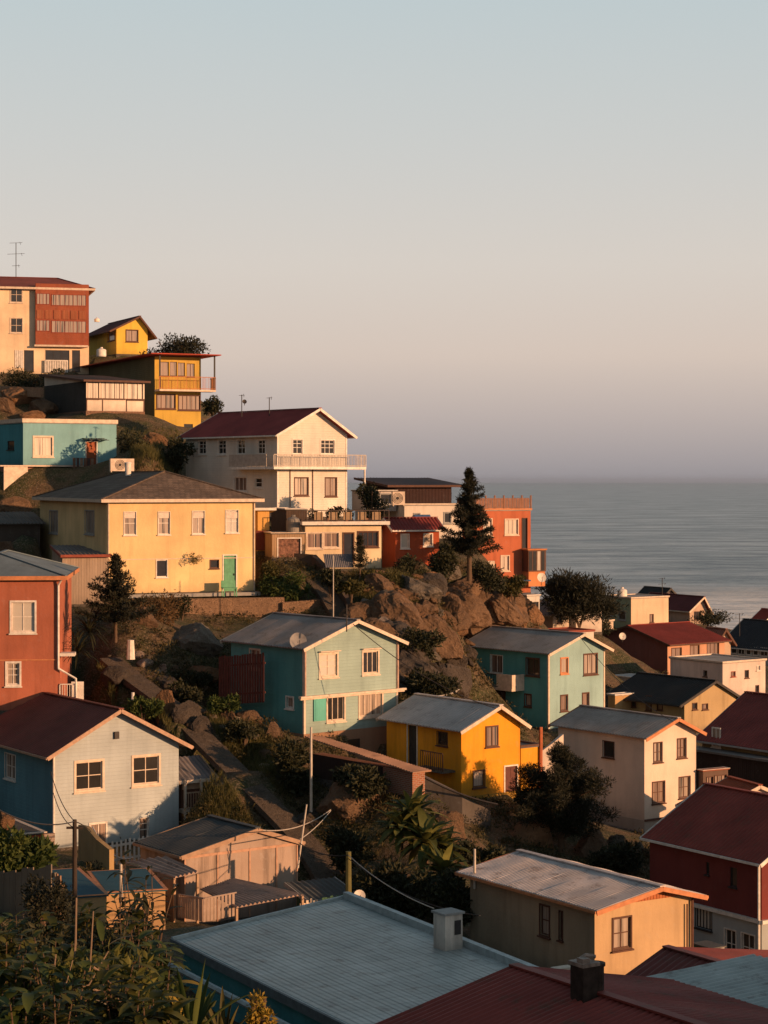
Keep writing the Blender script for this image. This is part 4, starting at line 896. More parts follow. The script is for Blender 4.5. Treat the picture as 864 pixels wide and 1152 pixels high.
me.materials.append(t.fin(c, .95, nr)); hill = bpy.data.objects.new('hillside', me); C.objects.link(hill); tag(hill, kind='structure')

# ---------------------------------------------------------------- sea
t = NT('sea')
geo = t.node('ShaderNodeNewGeometry'); sep = t.node('ShaderNodeSeparateXYZ'); t.link(geo.outputs['Position'], sep.inputs[0])
pos = geo.outputs['Position']
w1 = t.noise(.03, t.mapping((1, 1.6, 1), pos), detail=8, rough=.65, dist=.4); w2 = t.noise(.12, t.mapping((.6, 1.8, 1), pos), detail=6, rough=.7); w3 = t.noise(.006, t.mapping((1.2, 2.0, 1), pos), detail=12, rough=.78)
nr = t.bump(w1, 1.0, 2.6); nr = t.bump(w2, .9, .8, nr)
col = t.mix(t.ramp(w3, [(.40, 0.), (.62, 1.)]), (.045, .066, .078), (.42, .455, .47))
# foam near the shore
fy = t.math('SUBTRACT', sep.outputs[1], t.math('MULTIPLY', t.noise(.02, pos, detail=3), 90))
band = t.ramp(t.math('DIVIDE', t.math('SUBTRACT', fy, 640), 330), [(0, 1.), (.5, 1.), (.7, .6), (.9, .0)])
fo = t.ramp(t.noise(.035, t.mapping((.45, 2.6, 1), pos), detail=7, rough=.7), [(.32, 0.), (.5, 1.)])
foam = t.math('MULTIPLY', band, fo)
col = t.mix(foam, col, (.8, .78, .76))
m_sea = t.fin(col, t.math('ADD', .34, t.math('MULTIPLY', foam, .5)), nr); t.b.inputs['IOR'].default_value = 1.33; t.b.inputs['Specular IOR Level'].default_value = .45
me = bpy.data.meshes.new('sea'); S = 60000.0
me.from_pydata([(-S, 420, 0), (S, 420, 0), (S, S, 0), (-S, S, 0), (-S, -S, -.02), (S, -S, -.02), (S, 420, -.02), (-S, 420, -.02)], [], [(0,1,2,3)]); me.materials.append(m_sea)
sea = bpy.data.objects.new('sea', me); C.objects.link(sea); tag(sea, kind='structure')

# ---------------------------------------------------------------- world, sun, camera
HAZE = 1.5e-5
SUN_EL = 9.0; SUN_AZ = math.atan2(.86, -.52)   # direction (x, y) towards the sun, measured from +Y clockwise
sd = Vector((.86, -.52, 0)).normalized()*math.cos(R(SUN_EL)); sd.z = math.sin(R(SUN_EL))
w_ = bpy.data.worlds.new('World'); bpy.context.scene.world = w_; w_.use_nodes = True; nt = w_.node_tree; nn = nt.nodes
bg = nn['Background']; sky = nn.new('ShaderNodeTexSky'); sky.sky_type = 'NISHITA'; sky.sun_disc = False
sky.sun_elevation = R(SUN_EL); sky.sun_rotation = SUN_AZ; sky.dust_density = 3; sky.air_density = 1.0
tc = nn.new('ShaderNodeTexCoord'); sp = nn.new('ShaderNodeSeparateXYZ'); nt.links.new(tc.outputs['Generated'], sp.inputs[0])
mr = nn.new('ShaderNodeMapRange'); mr.inputs[1].default_value = -.05; mr.inputs[2].default_value = .95; nt.links.new(sp.outputs[2], mr.inputs[0])
cr = nn.new('ShaderNodeValToRGB'); nt.links.new(mr.outputs[0], cr.inputs[0])
SKY = [(.0, (.31,.30,.335)), (.05, (.36,.335,.355)), (.081, (.55,.47,.445)), (.111, (.725,.60,.525)), (.155, (.73,.66,.60)), (.21, (.65,.65,.63)), (.285, (.555,.635,.655)), (.42, (.24,.31,.345)), (1, (.09,.14,.18))]
SKY = [(p, tuple(x*.81 for x in c)) for p, c in SKY]
e = cr.color_ramp.elements
while len(e) < len(SKY): e.new(.5)
for k, (p, c) in zip(e, SKY): k.position = p; k.color = (*c, 1)
# haze tint over the physical sky
SKYK = 10.0      # world strength is 0.1, so the haze veil is given at ten times its radiance
vm = nn.new('ShaderNodeVectorMath'); vm.operation = 'SCALE'; vm.inputs['Scale'].default_value = SKYK; nt.links.new(cr.outputs[0], vm.inputs[0])
mx = nn.new('ShaderNodeMix'); mx.data_type = 'RGBA'; mx.inputs[0].default_value = .9
nt.links.new(sky.outputs[0], mx.inputs[6]); nt.links.new(vm.outputs[0], mx.inputs[7]); mr2 = nn.new('ShaderNodeMapRange'); mr2.interpolation_type = 'SMOOTHSTEP'; nt.links.new(sp.outputs[0], mr2.inputs[0])
for k, q in ((1, -.95), (2, -.25), (3, .52), (4, 1.0)): mr2.inputs[k].default_value = q
vm2 = nn.new('ShaderNodeVectorMath'); vm2.operation = 'SCALE'; nt.links.new(mx.outputs[2], vm2.inputs[0]); nt.links.new(mr2.outputs[0], vm2.inputs['Scale']); nt.links.new(vm2.outputs[0], bg.inputs[0]); bg.inputs[1].default_value = .1
sl = bpy.data.lights.new('sun', 'SUN'); sl.energy = 5.0; sl.angle = R(.6); sl.color = (1, .54, .265)
so = bpy.data.objects.new('sun', sl); C.objects.link(so); so.rotation_euler = sd.to_track_quat('Z', 'Y').to_euler(); so.location = (60, -60, 90)
cd = bpy.data.cameras.new('camera'); co = bpy.data.objects.new('camera', cd); C.objects.link(co); co.location = (0, 0, CAMZ); co.rotation_euler = (R(90), 0, 0)
cd.sensor_fit = 'VERTICAL'; cd.sensor_height = 36; cd.lens = 36*F/1152; cd.shift_y = -(576-HZ)/1152; cd.clip_start = .5; cd.clip_end = 400000
bpy.context.scene.camera = co
sc = bpy.context.scene
sc.view_settings.view_transform = 'Standard'; sc.view_settings.look = 'None'; sc.view_settings.gamma = 1; sc.view_settings.use_curve_mapping = False; sc.view_settings.exposure = .3
bpy.context.scene.cycles.volume_bounces = 0
mh = bpy.data.materials.new('haze'); mh.use_nodes = True; hn = mh.node_tree.nodes; hn.remove(hn['Principled BSDF'])
pv = hn.new('ShaderNodeVolumePrincipled'); pv.inputs['Color'].default_value = (.73, .76, .86, 1); pv.inputs['Density'].default_value = HAZE; pv.inputs['Anisotropy'].default_value = .55
mh.node_tree.links.new(pv.outputs[0], hn['Material Output'].inputs['Volume'])
hb = MB(); hb.box(-61000, 61000, -61000, 61000, -12, 105); ho = hb.build('haze', mh); tag(ho, 'thin pale evening haze over the town and the sea', 'haze', kind='stuff')
sc.cycles.max_bounces = 6; sc.cycles.diffuse_bounces = 3; sc.cycles.use_denoising = True
# ---------------------------------------------------------------- foliage
def leafmat(name, c1, c2, trans=.25):
    key = ('leaf', name)
    if key in _M: return _M[key]
    t = NT(name); g = t.node('ShaderNodeNewGeometry')
    col = t.mix(g.outputs['Random Per Island'], c1, c2)
    col = t.mix(t.ramp(t.noise(1.1, detail=3), [(.35, 0.), (.65, .6)]), col, mul(c1, .6))
    t.fin(col, .65, spec=.25)
    tr = t.node('ShaderNodeBsdfTranslucent'); t.link(col, tr.inputs[0]); mx = t.node('ShaderNodeMixShader'); mx.inputs[0].default_value = trans
    t.link(t.b.outputs[0], mx.inputs[1]); t.link(tr.outputs[0], mx.inputs[2]); t.link(mx.outputs[0], t.out.inputs[0])
    _M[key] = t.m; return t.m
L_DARK = leafmat('leaf_dark', (.018, .021, .010), (.055, .054, .022), .1)
L_OLIVE = leafmat('leaf_olive', (.05, .05, .016), (.12, .10, .03))
L_GREEN = leafmat('leaf_green', (.035, .06, .015), (.11, .13, .03))
L_BROWN = leafmat('leaf_brown', (.10, .055, .022), (.2, .12, .05))
L_NEEDLE = leafmat('leaf_needle', (.012, .014, .008), (.034, .033, .016), .06)
L_GRASS = leafmat('leaf_grass', (.06, .065, .018), (.17, .14, .05))
BARK = plain('bark', (.11, .07, .045), .9, scale=7, bump=.8)
class LV:
    """many small leaves: rhombs bent along their middle"""
    def __init__(s, seed=1): s.r = np.random.default_rng(seed); s.V = []; s.Fc = []; s.n = 0
    def cloud(s, c, rad, n, size, asp=.45, up=.3, shell=.5, droop=0):
        r = s.r; c = np.array(c); rad = np.array(rad if hasattr(rad, '__len__') else (rad,)*3)
        d = r.normal(size=(n, 3)); d /= np.linalg.norm(d, axis=1)[:, None]
        k = (shell+(1-shell)*r.random(n)**.6) * (1+.22*np.sin(d[:, 0]*5+c[0]*3)*np.sin(d[:, 2]*6+c[1]*3))
        s.place(c+d*rad*k[:, None], d+np.array([0, 0, up]), n, size, asp, droop)
    def place(s, p, d, n, size, asp=.45, droop=0):
        r = s.r
        a = d*.6+r.normal(size=(n, 3))*.75; a[:, 2] -= droop; a /= np.linalg.norm(a, axis=1)[:, None]
        b = np.cross(a, r.normal(size=(n, 3))); b /= np.linalg.norm(b, axis=1)[:, None]; nn = np.cross(a, b)
        L = (size*(.6+.8*r.random(n)))[:, None]; w = L*asp*.5
        v = np.stack([p, p+a*L*.5+b*w+nn*w*.35, p+a*L, p+a*L*.5-b*w+nn*w*.35], 1)
        s.V.append(v.reshape(-1, 3)); i = np.arange(n)[:, None]*4+s.n
        s.Fc.append(np.concatenate([i+np.array([[0, 1, 2, 3]])])); s.n += 4*n
    def build(s, name, mat, parent):
        V = np.concatenate(s.V); Fq = np.concatenate(s.Fc)
        me = bpy.data.meshes.new(name); me.from_pydata(V.tolist(), [], Fq.tolist()); me.materials.append(mat)
        o = bpy.data.objects.new(name, me); C.objects.link(o); o.parent = parent; return o
def bush(kind, label, px, py, D, w, h, size=.16, n=2200, mat=None, cat='bush', group=None, blobs=9, up=.3, asp=.45, seed=None, stem=True, shell=.35, z=None):
    P0 = at(px, py, D); sc_ = D/F; W = w*sc_; H = h*sc_; r = random.Random(seed or int(px*7+py)); e = empty(kind, P0, 0, label, cat, group)
    lv = LV(int(px*13+py))
    if stem:
        m = MB()
        for k in range(5):
            a = r.uniform(0, 6.28); m.tube([(0, 0, -.6), (math.cos(a)*W*.12, math.sin(a)*W*.12, H*.25), (math.cos(a)*W*.3, math.sin(a)*W*.3, H*.65)], [.05+H*.012, .04+H*.006, .015], 5)
        m.build('trunk', BARK, e)
    for k in range(blobs):
        a = r.uniform(0, 6.28); q = math.sqrt(r.random())*.36*W; zz = H*r.uniform(.12, .74)
        lv.cloud((math.cos(a)*q, math.sin(a)*q, zz), (W*r.uniform(.17, .28), W*r.uniform(.17, .28), H*r.uniform(.16, .28)), n//blobs, size, asp, up, shell)
    lv.build('crown', mat or L_DARK, e); return e
def feather_tree(kind, label, px, py, D, w, h, mat, limbs=16, n=16000, size=.13, trunk_h=.25, up=.5, cat='tree', spread=.5, asp=.3, seed=3, tw=.11):
    P0 = at(px, py, D); s_ = D/F; W = w*s_; H = h*s_; r = random.Random(seed); e = empty(kind, P0, 0, label, cat); m = MB(); lv = LV(seed)
    m.tube([(0,0,-.8), (.05,0,H*trunk_h*.6), (-.05,.05,H*.5), (0,0,H*.85)], [tw*1.3, tw, tw*.7, .02], 8)
    for k in range(limbs):
        z0 = H*(trunk_h*.7+.45*k/limbs); a = k*2.4+r.uniform(-.4, .4); f = 1-abs((k/limbs)-.35)*.75
        ex = math.cos(a)*W*.5*f*r.uniform(.75, 1.05); ey = math.sin(a)*W*.5*f*r.uniform(.75, 1.05); ez = min(H*.97, z0+H*r.uniform(.12, .38)*up*2)
        q0 = Vector((0,0,z0)); q2 = Vector((ex, ey, ez)); q1 = (q0+q2)/2+Vector((0,0,H*.05))
        m.tube([q0, q1, q2], [tw*.5, tw*.3, .012], 5)
        for j in range(5):
            tpos = .35+.65*j/4; q = q0.lerp(q1, tpos*2) if tpos < .5 else q1.lerp(q2, tpos*2-1)
            q = q+Vector((r.uniform(-1,1), r.uniform(-1,1), r.uniform(-.6,.8)))*W*.07
            lv.cloud(q, (W*.075, W*.075, H*.055), n//(limbs*5), size, asp, .8, .15)
    lv.cloud((0,0,H*.86), (W*.1,W*.1,H*.12), n//14, size, asp, 1.2, .1)
    m.build('trunk', BARK, e); lv.build('crown', mat, e); return e
def conifer(kind, label, px, py, D, w, h, tiers=11, seed=2, mat=None, n=26, size=.14, low=.16, cat='tree'):
    P0 = at(px, py, D); s_ = D/F; W = w*s_; H = h*s_; r = random.Random(seed); e = empty(kind, P0, 0, label, cat); m = MB(); lv = LV(seed)
    m.tube([(0,0,-.8), (0,0,H*.5), (.02,0,H)], [.16*H/6, .1*H/6, .015], 8)
    for t_ in range(tiers):
        f = t_/(tiers-1); z0_ = H*(low+(.97-low)*f); rad = W*.5*(1-f)**.75*r.uniform(.8, 1.1)+.12
        nb = 7 if f < .7 else 5
        for b in range(nb):
            a = 2*math.pi*b/nb+t_*.7+r.uniform(-.25, .25); rr = rad*r.uniform(.4, 1.2)
            if r.random() < .12: continue
            z = z0_+r.uniform(-.45,.45)*H*.8/tiers
            p = [Vector((0,0,z)), Vector((math.cos(a)*rr*.5, math.sin(a)*rr*.5, z-.04*rr)), Vector((math.cos(a)*rr, math.sin(a)*rr, z+.16*rr))]
            m.tube(p, [.035, .022, .008], 4)
            k = max(3, int(rr/.16))
            for j in range(k):
                q = (p[0].lerp(p[1], 2*j/k) if j < k/2 else p[1].lerp(p[2], 2*j/k-1))
                lv.cloud(q+Vector((0,0,.04)), (.13+.05*rr, .13+.05*rr, .10), n, size, .22, .9, .1)
            lv.cloud(p[2], (.14,.14,.13), n, size, .22, 1.2, .1)
    m.build('trunk', BARK, e); lv.build('crown', mat or L_NEEDLE, e); return e
def blade(m, base, dirv, L, w, droop, seg=5, fold=.25):
    base = Vector(base); d = Vector(dirv).normalized(); side = d.cross(Vector((0,0,1)))
    if side.length < .1: side = Vector((1,0,0))
    side.normalize(); pts = []; p = base.copy(); cur = d.copy(); vs = []
    for i in range(seg+1):
        f = i/seg; ww = w*(math.sin(math.pi*min(1, f*.9+.08))**.7)*.5 if i < seg else .002
        up = side.cross(cur).normalized(); vs += [p-side*ww+up*fold*ww, p.copy(), p+side*ww+up*fold*ww]
        p = p+cur*(L/seg); cur = (cur+Vector((0,0,-droop/seg))).normalized()
    fs = []
    for i in range(seg):
        k = i*3; fs += [(k,k+1,k+4,k+3), (k+1,k+2,k+5,k+4)]
    m.add(vs, fs)
def rosette(kind, label, c, n, L, w, droop, mat, r, cat='plant', stemh=0, elev=(.1, 1.2), parent=None, group=None):
    e = parent or empty(kind, c, 0, label, cat, group); m = MB()
    for k in range(n):
        a = k*2.4+r.uniform(-.3, .3); el = elev[0]+(elev[1]-elev[0])*(k/n)**.8*r.uniform(.8, 1.1)
        blade(m, (0,0,stemh+.02*k/n), (math.cos(a)*math.cos(el), math.sin(a)*math.cos(el), math.sin(el)), L*r.uniform(.7,1.1), w*r.uniform(.8,1.15), droop*r.uniform(.5,1.3))
    o = m.build('foliage', mat, e, recalc=False, smooth=True)
    if stemh:
        m = MB(); m.tube([(0,0,-.5), (.03,0,stemh*.5), (0,0,stemh)], [.07,.05,.04], 6); m.build('stem', BARK, e)
    return e

conifer('conifer_tree', 'tall dark tiered conifer standing alone against the sea in the centre', 528, 640, 133, 62, 111, tiers=13, seed=5, n=42, size=.22)
conifer('conifer_tree', 'tiny dark conifer in front of the cream terrace annex', 405, 642, 127, 22, 36, tiers=7, seed=8, n=22)
bush('round_tree', 'wide round dark tree beside the tall orange house above the shore', 652, 697, 156, 88, 58, .42, 13000, L_NEEDLE, 'tree', blobs=34, up=1.2, asp=.16, shell=.1)
bush('dark_tree', 'dark treetop rising behind the dark green balcony house', 199, 412, 192, 74, 42, .26, 4200, L_NEEDLE, 'tree', blobs=14)
feather_tree('feathery_tree', 'dark feathery tree in front of the white two storey house', 630, 962, 97, 122, 128, L_NEEDLE, limbs=34, n=38000, size=.19, trunk_h=.16, seed=11, asp=.18, up=.42, tw=.13)
conifer('conifer_tree', 'dark layered conifer below the left corner of the hipped house', 130, 705, 104, 78, 76, tiers=9, seed=15, n=36, size=.2, low=.1)
r_ = random.Random(5)
e = rosette('spiky_palm', 'dark spiky palm like plant beside the orange house', at(100, 712, 103.5), 60, 1.9, .09, 1.5, L_DARK, r_, stemh=.0, elev=(-.2, 1.3))
rosette('spiky_palm', 'second dark spiky plant lower left of the layered conifer', at(88, 735, 103), 44, 1.6, .09, 1.4, L_DARK, r_, elev=(-.2, 1.3))
bush('dry_bush', 'reddish brown dry bush left of the stone retaining wall', 180, 722, 114, 62, 60, .15, 3600, L_BROWN, blobs=12)
bush('bush', 'dark bush at the left end of the stone retaining wall', 203, 706, 119, 24, 40, .14, 1500, L_DARK)
for k, (px, py, D, w, h, m_, lab) in enumerate([
    (160,534,148,56,52,L_DARK,'dark green bush under the ochre house beside the bright blue house'),
    (195,532,147,40,44,L_DARK,'dark bush against the left end of the white clapboard house'),
    (30,440,178,60,26,L_DARK,'dark bush at the foot of the tall cream apartment house'),
    (64,432,176,30,20,L_DARK,'small dark bush beside the rubble stone wall'),
    (425,664,127,56,22,L_OLIVE,'olive bush spreading over the top left of the rocky outcrop'),
    (462,652,130,44,30,L_DARK,'dark bush below the small brick red house'),
    (493,648,132,36,46,L_DARK,'dark bush at the left foot of the tall conifer'),
    (548,662,134,50,34,L_DARK,'dark green bush at the right foot of the tall conifer'),
    (578,672,137,40,26,L_OLIVE,'olive bush above the right end of the outcrop'),
    (470,745,118,56,40,L_DARK,'dark scrub in the gully right of the mint house'),
    (485,790,113,60,40,L_DARK,'dark scrub above the grey corrugated roof'),
    (405,895,92.5,58,36,L_DARK,'dark bush in front of the brick shed end'),
    (325,893,96,46,66,L_DARK,'dark leafy bush below the mint house corner'),
    (205,790,104.5,44,26,L_DARK,'low dark bush among the slope boulders'),
    (252,800,102,36,18,L_GREEN,'green scrub right of the slope path top'),
    (160,806,100,46,22,L_GREEN,'green scrub on the upper slope left of the path'),
    (275,830,100,44,22,L_DARK,'dark bush under the round boulders'),
    (215,768,108,46,20,L_DARK,'dark bush under the big grey boulder'),
    (18,985,60,70,56,L_GREEN,'round green bush behind the board fence'),
    (440,1030,81,90,66,L_DARK,'dense dark bush below the big leafed plant'),
    (500,1035,79,70,62,L_DARK,'dense dark bush left of the cream bungalow'),
    (395,980,88,60,50,L_DARK,'dark bush under the brown rock slab'),
    (540,985,90,60,46,L_DARK,'dark bush above the cream bungalow roof'),
    (690,975,96,60,26,L_DARK,'dark scrub among the rocks below the white house'),
    (320,672,125,56,30,L_GREEN,'green plants on top of the stone retaining wall'),
    (305,655,126,26,24,L_OLIVE,'olive shrub beside the corner of the hipped house'),
    (665,712,165,50,22,L_DARK,'dark scrub behind the low white room'),
    (800,705,196,50,20,L_DARK,'dark scrub beside the maroon cottage'),
    (262,935,94,40,20,L_GREEN,'green scrub under the carved timber balcony'),
    (240,468,160,22,24,L_DARK,'dark bush to the right of the ochre balcony house'),
    (372,660,123,26,22,L_DARK,'dark bush under the cream annex wall'),
    (395,668,123,28,16,L_OLIVE,'olive shrub at the foot of the annex post'),
    (600,905,98,36,18,L_DARK,'dark low bush at the foot of the mustard house')]):
    bush('bush', lab, px, py, D, w, h, .20 if h < 36 else .24, int(1400+w*h*.8), m_, seed=k+20, blobs=10 if w < 50 else 14)
# big leafed plants
for k, (px, py, D, lab, n, L_) in enumerate([(463,935,86,'large leafy plant with upright leaves catching the light',46,1.5),(480,965,84.5,'drooping big leafed plant below the upright one',50,1.4),(498,1000,83,'lowest drooping big leafed plant',44,1.3),(452,950,85.5,'dark big leafed plant left of the drooping one',36,1.2),(500,972,85,'big leafed plant at the right end of the clump',34,1.1)]):
    rosette('leafy_plant', lab, at(px, py, D), n, L_*1.2, .38, 1.5, leafmat('leaf_banana', (.035,.05,.012), (.24,.23,.06), .3), r_, stemh=.55, elev=(-.3, 1.35))
for k, (px, py) in enumerate([(306,668),(325,671),(345,668)]):
    rosette('agave', ['agave nearest the hipped house on the stone wall','middle agave on the stone wall','agave at the right end of the stone wall'][k], at(px, py, 124.6), 26, .9, .12, 1.2, L_GREEN, r_, elev=(0, 1.3))
for k, (px, py, D) in enumerate([(318,880,98.5),(322,900,97.5),(330,915,96.5)]):
    e = rosette('fern', ['upper fern beside the slope path','middle fern beside the slope path','lower fern beside the slope path'][k], at(px, py, D), 16, 1.3, .16, .9, L_GREEN, r_, elev=(.1, 1.0))

# ---------------------------------------------------------------- rocks
def rockmat(name, c):
    t = NT(name); n1 = t.noise(1.0, detail=9, rough=.68); n2 = t.noise(5, detail=7, rough=.7)
    vo = t.node('ShaderNodeTexVoronoi', feature='DISTANCE_TO_EDGE'); t.link(t.mapping((1.9,1.9,1.3)), vo.inputs['Vector'])
    col = t.mix(t.ramp(n1, [(.3, 0.), (.7, 1.)]), mul(c, .6), mul(c, 1.25)); col = t.mix(t.ramp(n2, [(.55, 0.), (.7, .5)]), col, mul(c, 1.7))
    col = t.mix(t.ramp(vo.outputs['Distance'], [(0, .45), (.025, 0.)]), col, mul(c, .35))
    nr = t.bump(n1, 1.0, .5); nr = t.bump(n2, .9, .12, nr); nr = t.bump(t.ramp(vo.outputs['Distance'], [(0, 0.), (.04, 1.)]), .6, .08, nr)
    return t.fin(col, .92, nr)
RK = {'b': rockmat('rock_brown', (.165, .10, .06)), 'g': rockmat('rock_grey', (.15, .125, .10)), 'd': rockmat('rock_dark', (.075, .06, .05)), 'o': rockmat('rock_ochre', (.23, .125, .065)), 'p': rockmat('rock_pale', (.40, .31, .25))}
def rock_mesh(seed, sub=5):
    r = random.Random(seed); bm = bmesh.new(); bmesh.ops.create_icosphere(bm, subdivisions=sub, radius=1)
    pl = []
    for _ in range(11):
        d = Vector((r.gauss(0,1), r.gauss(0,1), r.gauss(0,1))).normalized(); pl.append((d, r.uniform(.5, .86)))
    for v in bm.verts:
        p = v.co.copy()
        for d, o in pl:
            k = p.dot(d)-o
            if k > 0: p -= d*k*.985
        p *= 1.03+.04*noise.noise(p*2.2+Vector((seed,0,0)))-.16*abs(noise.noise(p*1.7+Vector((seed,9,0))))-.085*abs(noise.noise(p*4.3+Vector((seed,3,7))))-.04*abs(noise.noise(p*10+Vector((seed,3,7))))+.012*noise.noise(p*6+Vector((seed,5,0)))
        v.co = p
    me = bpy.data.meshes.new('boulder'); bm.to_mesh(me); bm.free(); return me
ROCKS = [rock_mesh(k) for k in range(9)]
_rm = {}
def boulder(px, py, w, h, m_, label, group=None, k=None, D=None, rot=None):
    p = at(px, py, D) if D else hit_ground(px, py, 60)
    if p is None: return
    k = rng.randrange(9) if k is None else k; key = (k, m_)
    if key not in _rm: me = ROCKS[k].copy(); me.materials.append(RK[m_]); _rm[key] = me
    o = bpy.data.objects.new('boulder', _rm[key]); C.objects.link(o); s_ = p.y/F
    o.location = p+Vector((0, 0, -.0)); o.scale = (w*s_*.58, w*s_*.5, h*s_*.6); o.rotation_euler = (rng.uniform(-.2,.2), rot if rot is not None else rng.uniform(-.25,.25), rng.uniform(-.5, .5))
    tag(o, label, 'boulder', group); return o
for px, py, w, h, m_, lab in [
    (219,727,56,40,'g','big cracked grey boulder below the stone retaining wall'),(226,763,44,22,'o','wide flat ochre boulder left of the red fence'),
    (263,790,38,28,'b','large round brown boulder below the red fence'),(279,810,26,17,'b','squat brown boulder under the large round one'),(257,808,22,12,'b','small brown boulder left of the squat one'),
    (221,776,22,15,'p','pale boulder in the middle of the slope'),(163,752,16,11,'p','pale rock at the top of the slope path'),(155,741,13,9,'p','small pale rock beside the white lamp'),
    (184,758,10,12,'p','narrow pale rock right of the path top'),(197,757,12,9,'b','small brown rock under the big grey boulder'),(190,775,32,24,'d','dark round boulder beside the path'),
    (187,800,22,38,'o','tall ochre upright boulder above the blue house roof'),(206,812,30,32,'d','dark grey boulder right of the upright ochre one'),(226,832,20,26,'d','dark pointed boulder at the path edge'),
    (219,808,14,10,'g','small grey rock behind the dark boulders'),(308,830,20,22,'b','brown boulder at the corner of the mint house'),(299,852,16,14,'b','brown rock by the leafy bush'),
    (400,905,74,52,'b','huge sloping brown rock slab below the brick shed'),(505,945,34,42,'b','brown rock behind the big leafed plants'),(372,874,30,18,'d','dark rock left of the brick shed'),
    (668,958,40,34,'b','sunlit brown boulder under the feathery tree'),(598,945,50,44,'o','ochre rock face left of the feathery tree'),(695,952,18,18,'g','grey rock right of the feathery tree trunk'),  # ochre of the rock face stands for orange sunlight on the ground
    (708,966,20,18,'b','brown rock below the white house foundation'),(718,957,16,14,'g','grey rock nearest the dark red house'),(684,972,24,18,'b','low brown rock at the foot of the slope'),(725,965,14,12,'b','small rock beside the dark red wall'),
    (312,700,30,16,'b','brown rock under the stone retaining wall'),(297,868,14,10,'p','small pale rock beside the slope path'),(130,770,30,20,'d','dark rock left of the path'),(350,930,34,22,'d','dark rock beside the lower path'),
    (282,735,30,26,'d','dark rock between the grey boulder and the red fence'),(160,700,34,22,'b','brown rock under the dry bush')]:
    boulder(px, py, w*1.2, h*1.2, m_, lab)
for px, py, w, h, m_, lab in [(22,452,46,26,'o','brown cliff boulder under the cream apartment house'),(48,462,34,22,'b','dark brown cliff boulder beside the rubble wall'),(4,462,30,26,'b','brown cliff boulder at the left edge'),(36,470,30,14,'o','low brown cliff boulder above the blue house roof'),
    (176,500,30,24,'o','orange brown rock in the bushes above the hipped roof'),(190,518,26,22,'b','brown rock left of the white clapboard house'),(15,575,40,30,'b','brown rock beside the dark flat shed'),(8,625,30,30,'b','brown rock above the orange house roof')]:
    boulder(px, py, w, h, m_, lab)
o = boulder(6, 925, 22, 26, 'o', 'bright orange lump of rock on the dark shed roof', D=82); 
big = [(450,698,58,40,'b'),(515,694,64,46,'b'),(562,706,56,36,'b'),(424,724,46,40,'b'),(492,728,60,34,'b'),(545,724,56,32,'b'),(475,668,56,28,'g'),(580,692,46,28,'o'),(470,760,70,40,'d'),(510,770,60,36,'d'),(455,735,64,40,'d'),(438,690,38,40,'g'),(480,688,28,24,'b'),(522,672,40,50,'b'),(500,645,34,24,'g'),(487,658,40,22,'d'),(410,690,30,32,'b'),(425,665,36,22,'b'),(537,702,30,34,'b'),(560,690,30,28,'o'),(571,676,36,20,'b'),(553,712,34,24,'b'),(492,712,36,28,'b'),
       (470,700,26,22,'o'),(594,692,32,30,'o'),(512,706,26,30,'b'),(580,708,28,22,'b'),(452,715,34,30,'b'),(505,690,26,40,'b'),(415,715,34,26,'b'),(440,735,30,22,'d'),(480,732,34,14,'g'),(474,764,34,13,'g'),(458,735,24,20,'d'),(535,735,30,20,'d'),(510,745,34,24,'d'),
       (428,640+10,26,14,'b'),(455,760,30,22,'d'),(495,775,30,22,'d'),(392,700,26,30,'b'),(600,712,26,14,'o'),(466,672,30,20,'b'),(545,680,26,26,'b')]
for px, py, w, h, m_ in big:
    boulder(px, py, w*1.12, h*1.12, m_, 'weathered boulder in the tight rocky outcrop under the tall conifer', 'boulders of the rocky outcrop', rot=rng.uniform(.35,.95))
poly = [(398,668),(470,650),(560,668),(612,700),(598,728),(530,742),(500,792),(448,790),(446,722),(398,712)]
def inpoly(x, y, p):
    c = False; j = len(p)-1
    for i in range(len(p)):
        if (p[i][1] > y) != (p[j][1] > y) and x < (p[j][0]-p[i][0])*(y-p[i][1])/(p[j][1]-p[i][1])+p[i][0]: c = not c
        j = i
    return c
k = 0
while k < 130:
    x, y = rng.uniform(395, 612), rng.uniform(645, 795)
    if not inpoly(x, y, poly): continue
    k += 1; s_ = rng.uniform(10, 28); boulder(x, y, s_, s_*rng.uniform(.4, .8), 'd' if y > 728 else rng.choice('bbboodgp'), 'weathered boulder in the tight rocky outcrop under the tall conifer', 'boulders of the rocky outcrop', rot=rng.uniform(.35,.95))
k = 0
while k < 70:
    x, y = rng.uniform(120, 330), rng.uniform(735, 880)
    if y < 735+(x-120)*.55-30 or y > 760+(x-120)*.72: continue
    k += 1; s_ = rng.uniform(3, 12); boulder(x, y, s_, s_*.7, rng.choice('pbbdg'), 'small loose stone scattered on the slope beside the path', 'loose stones on the slope')

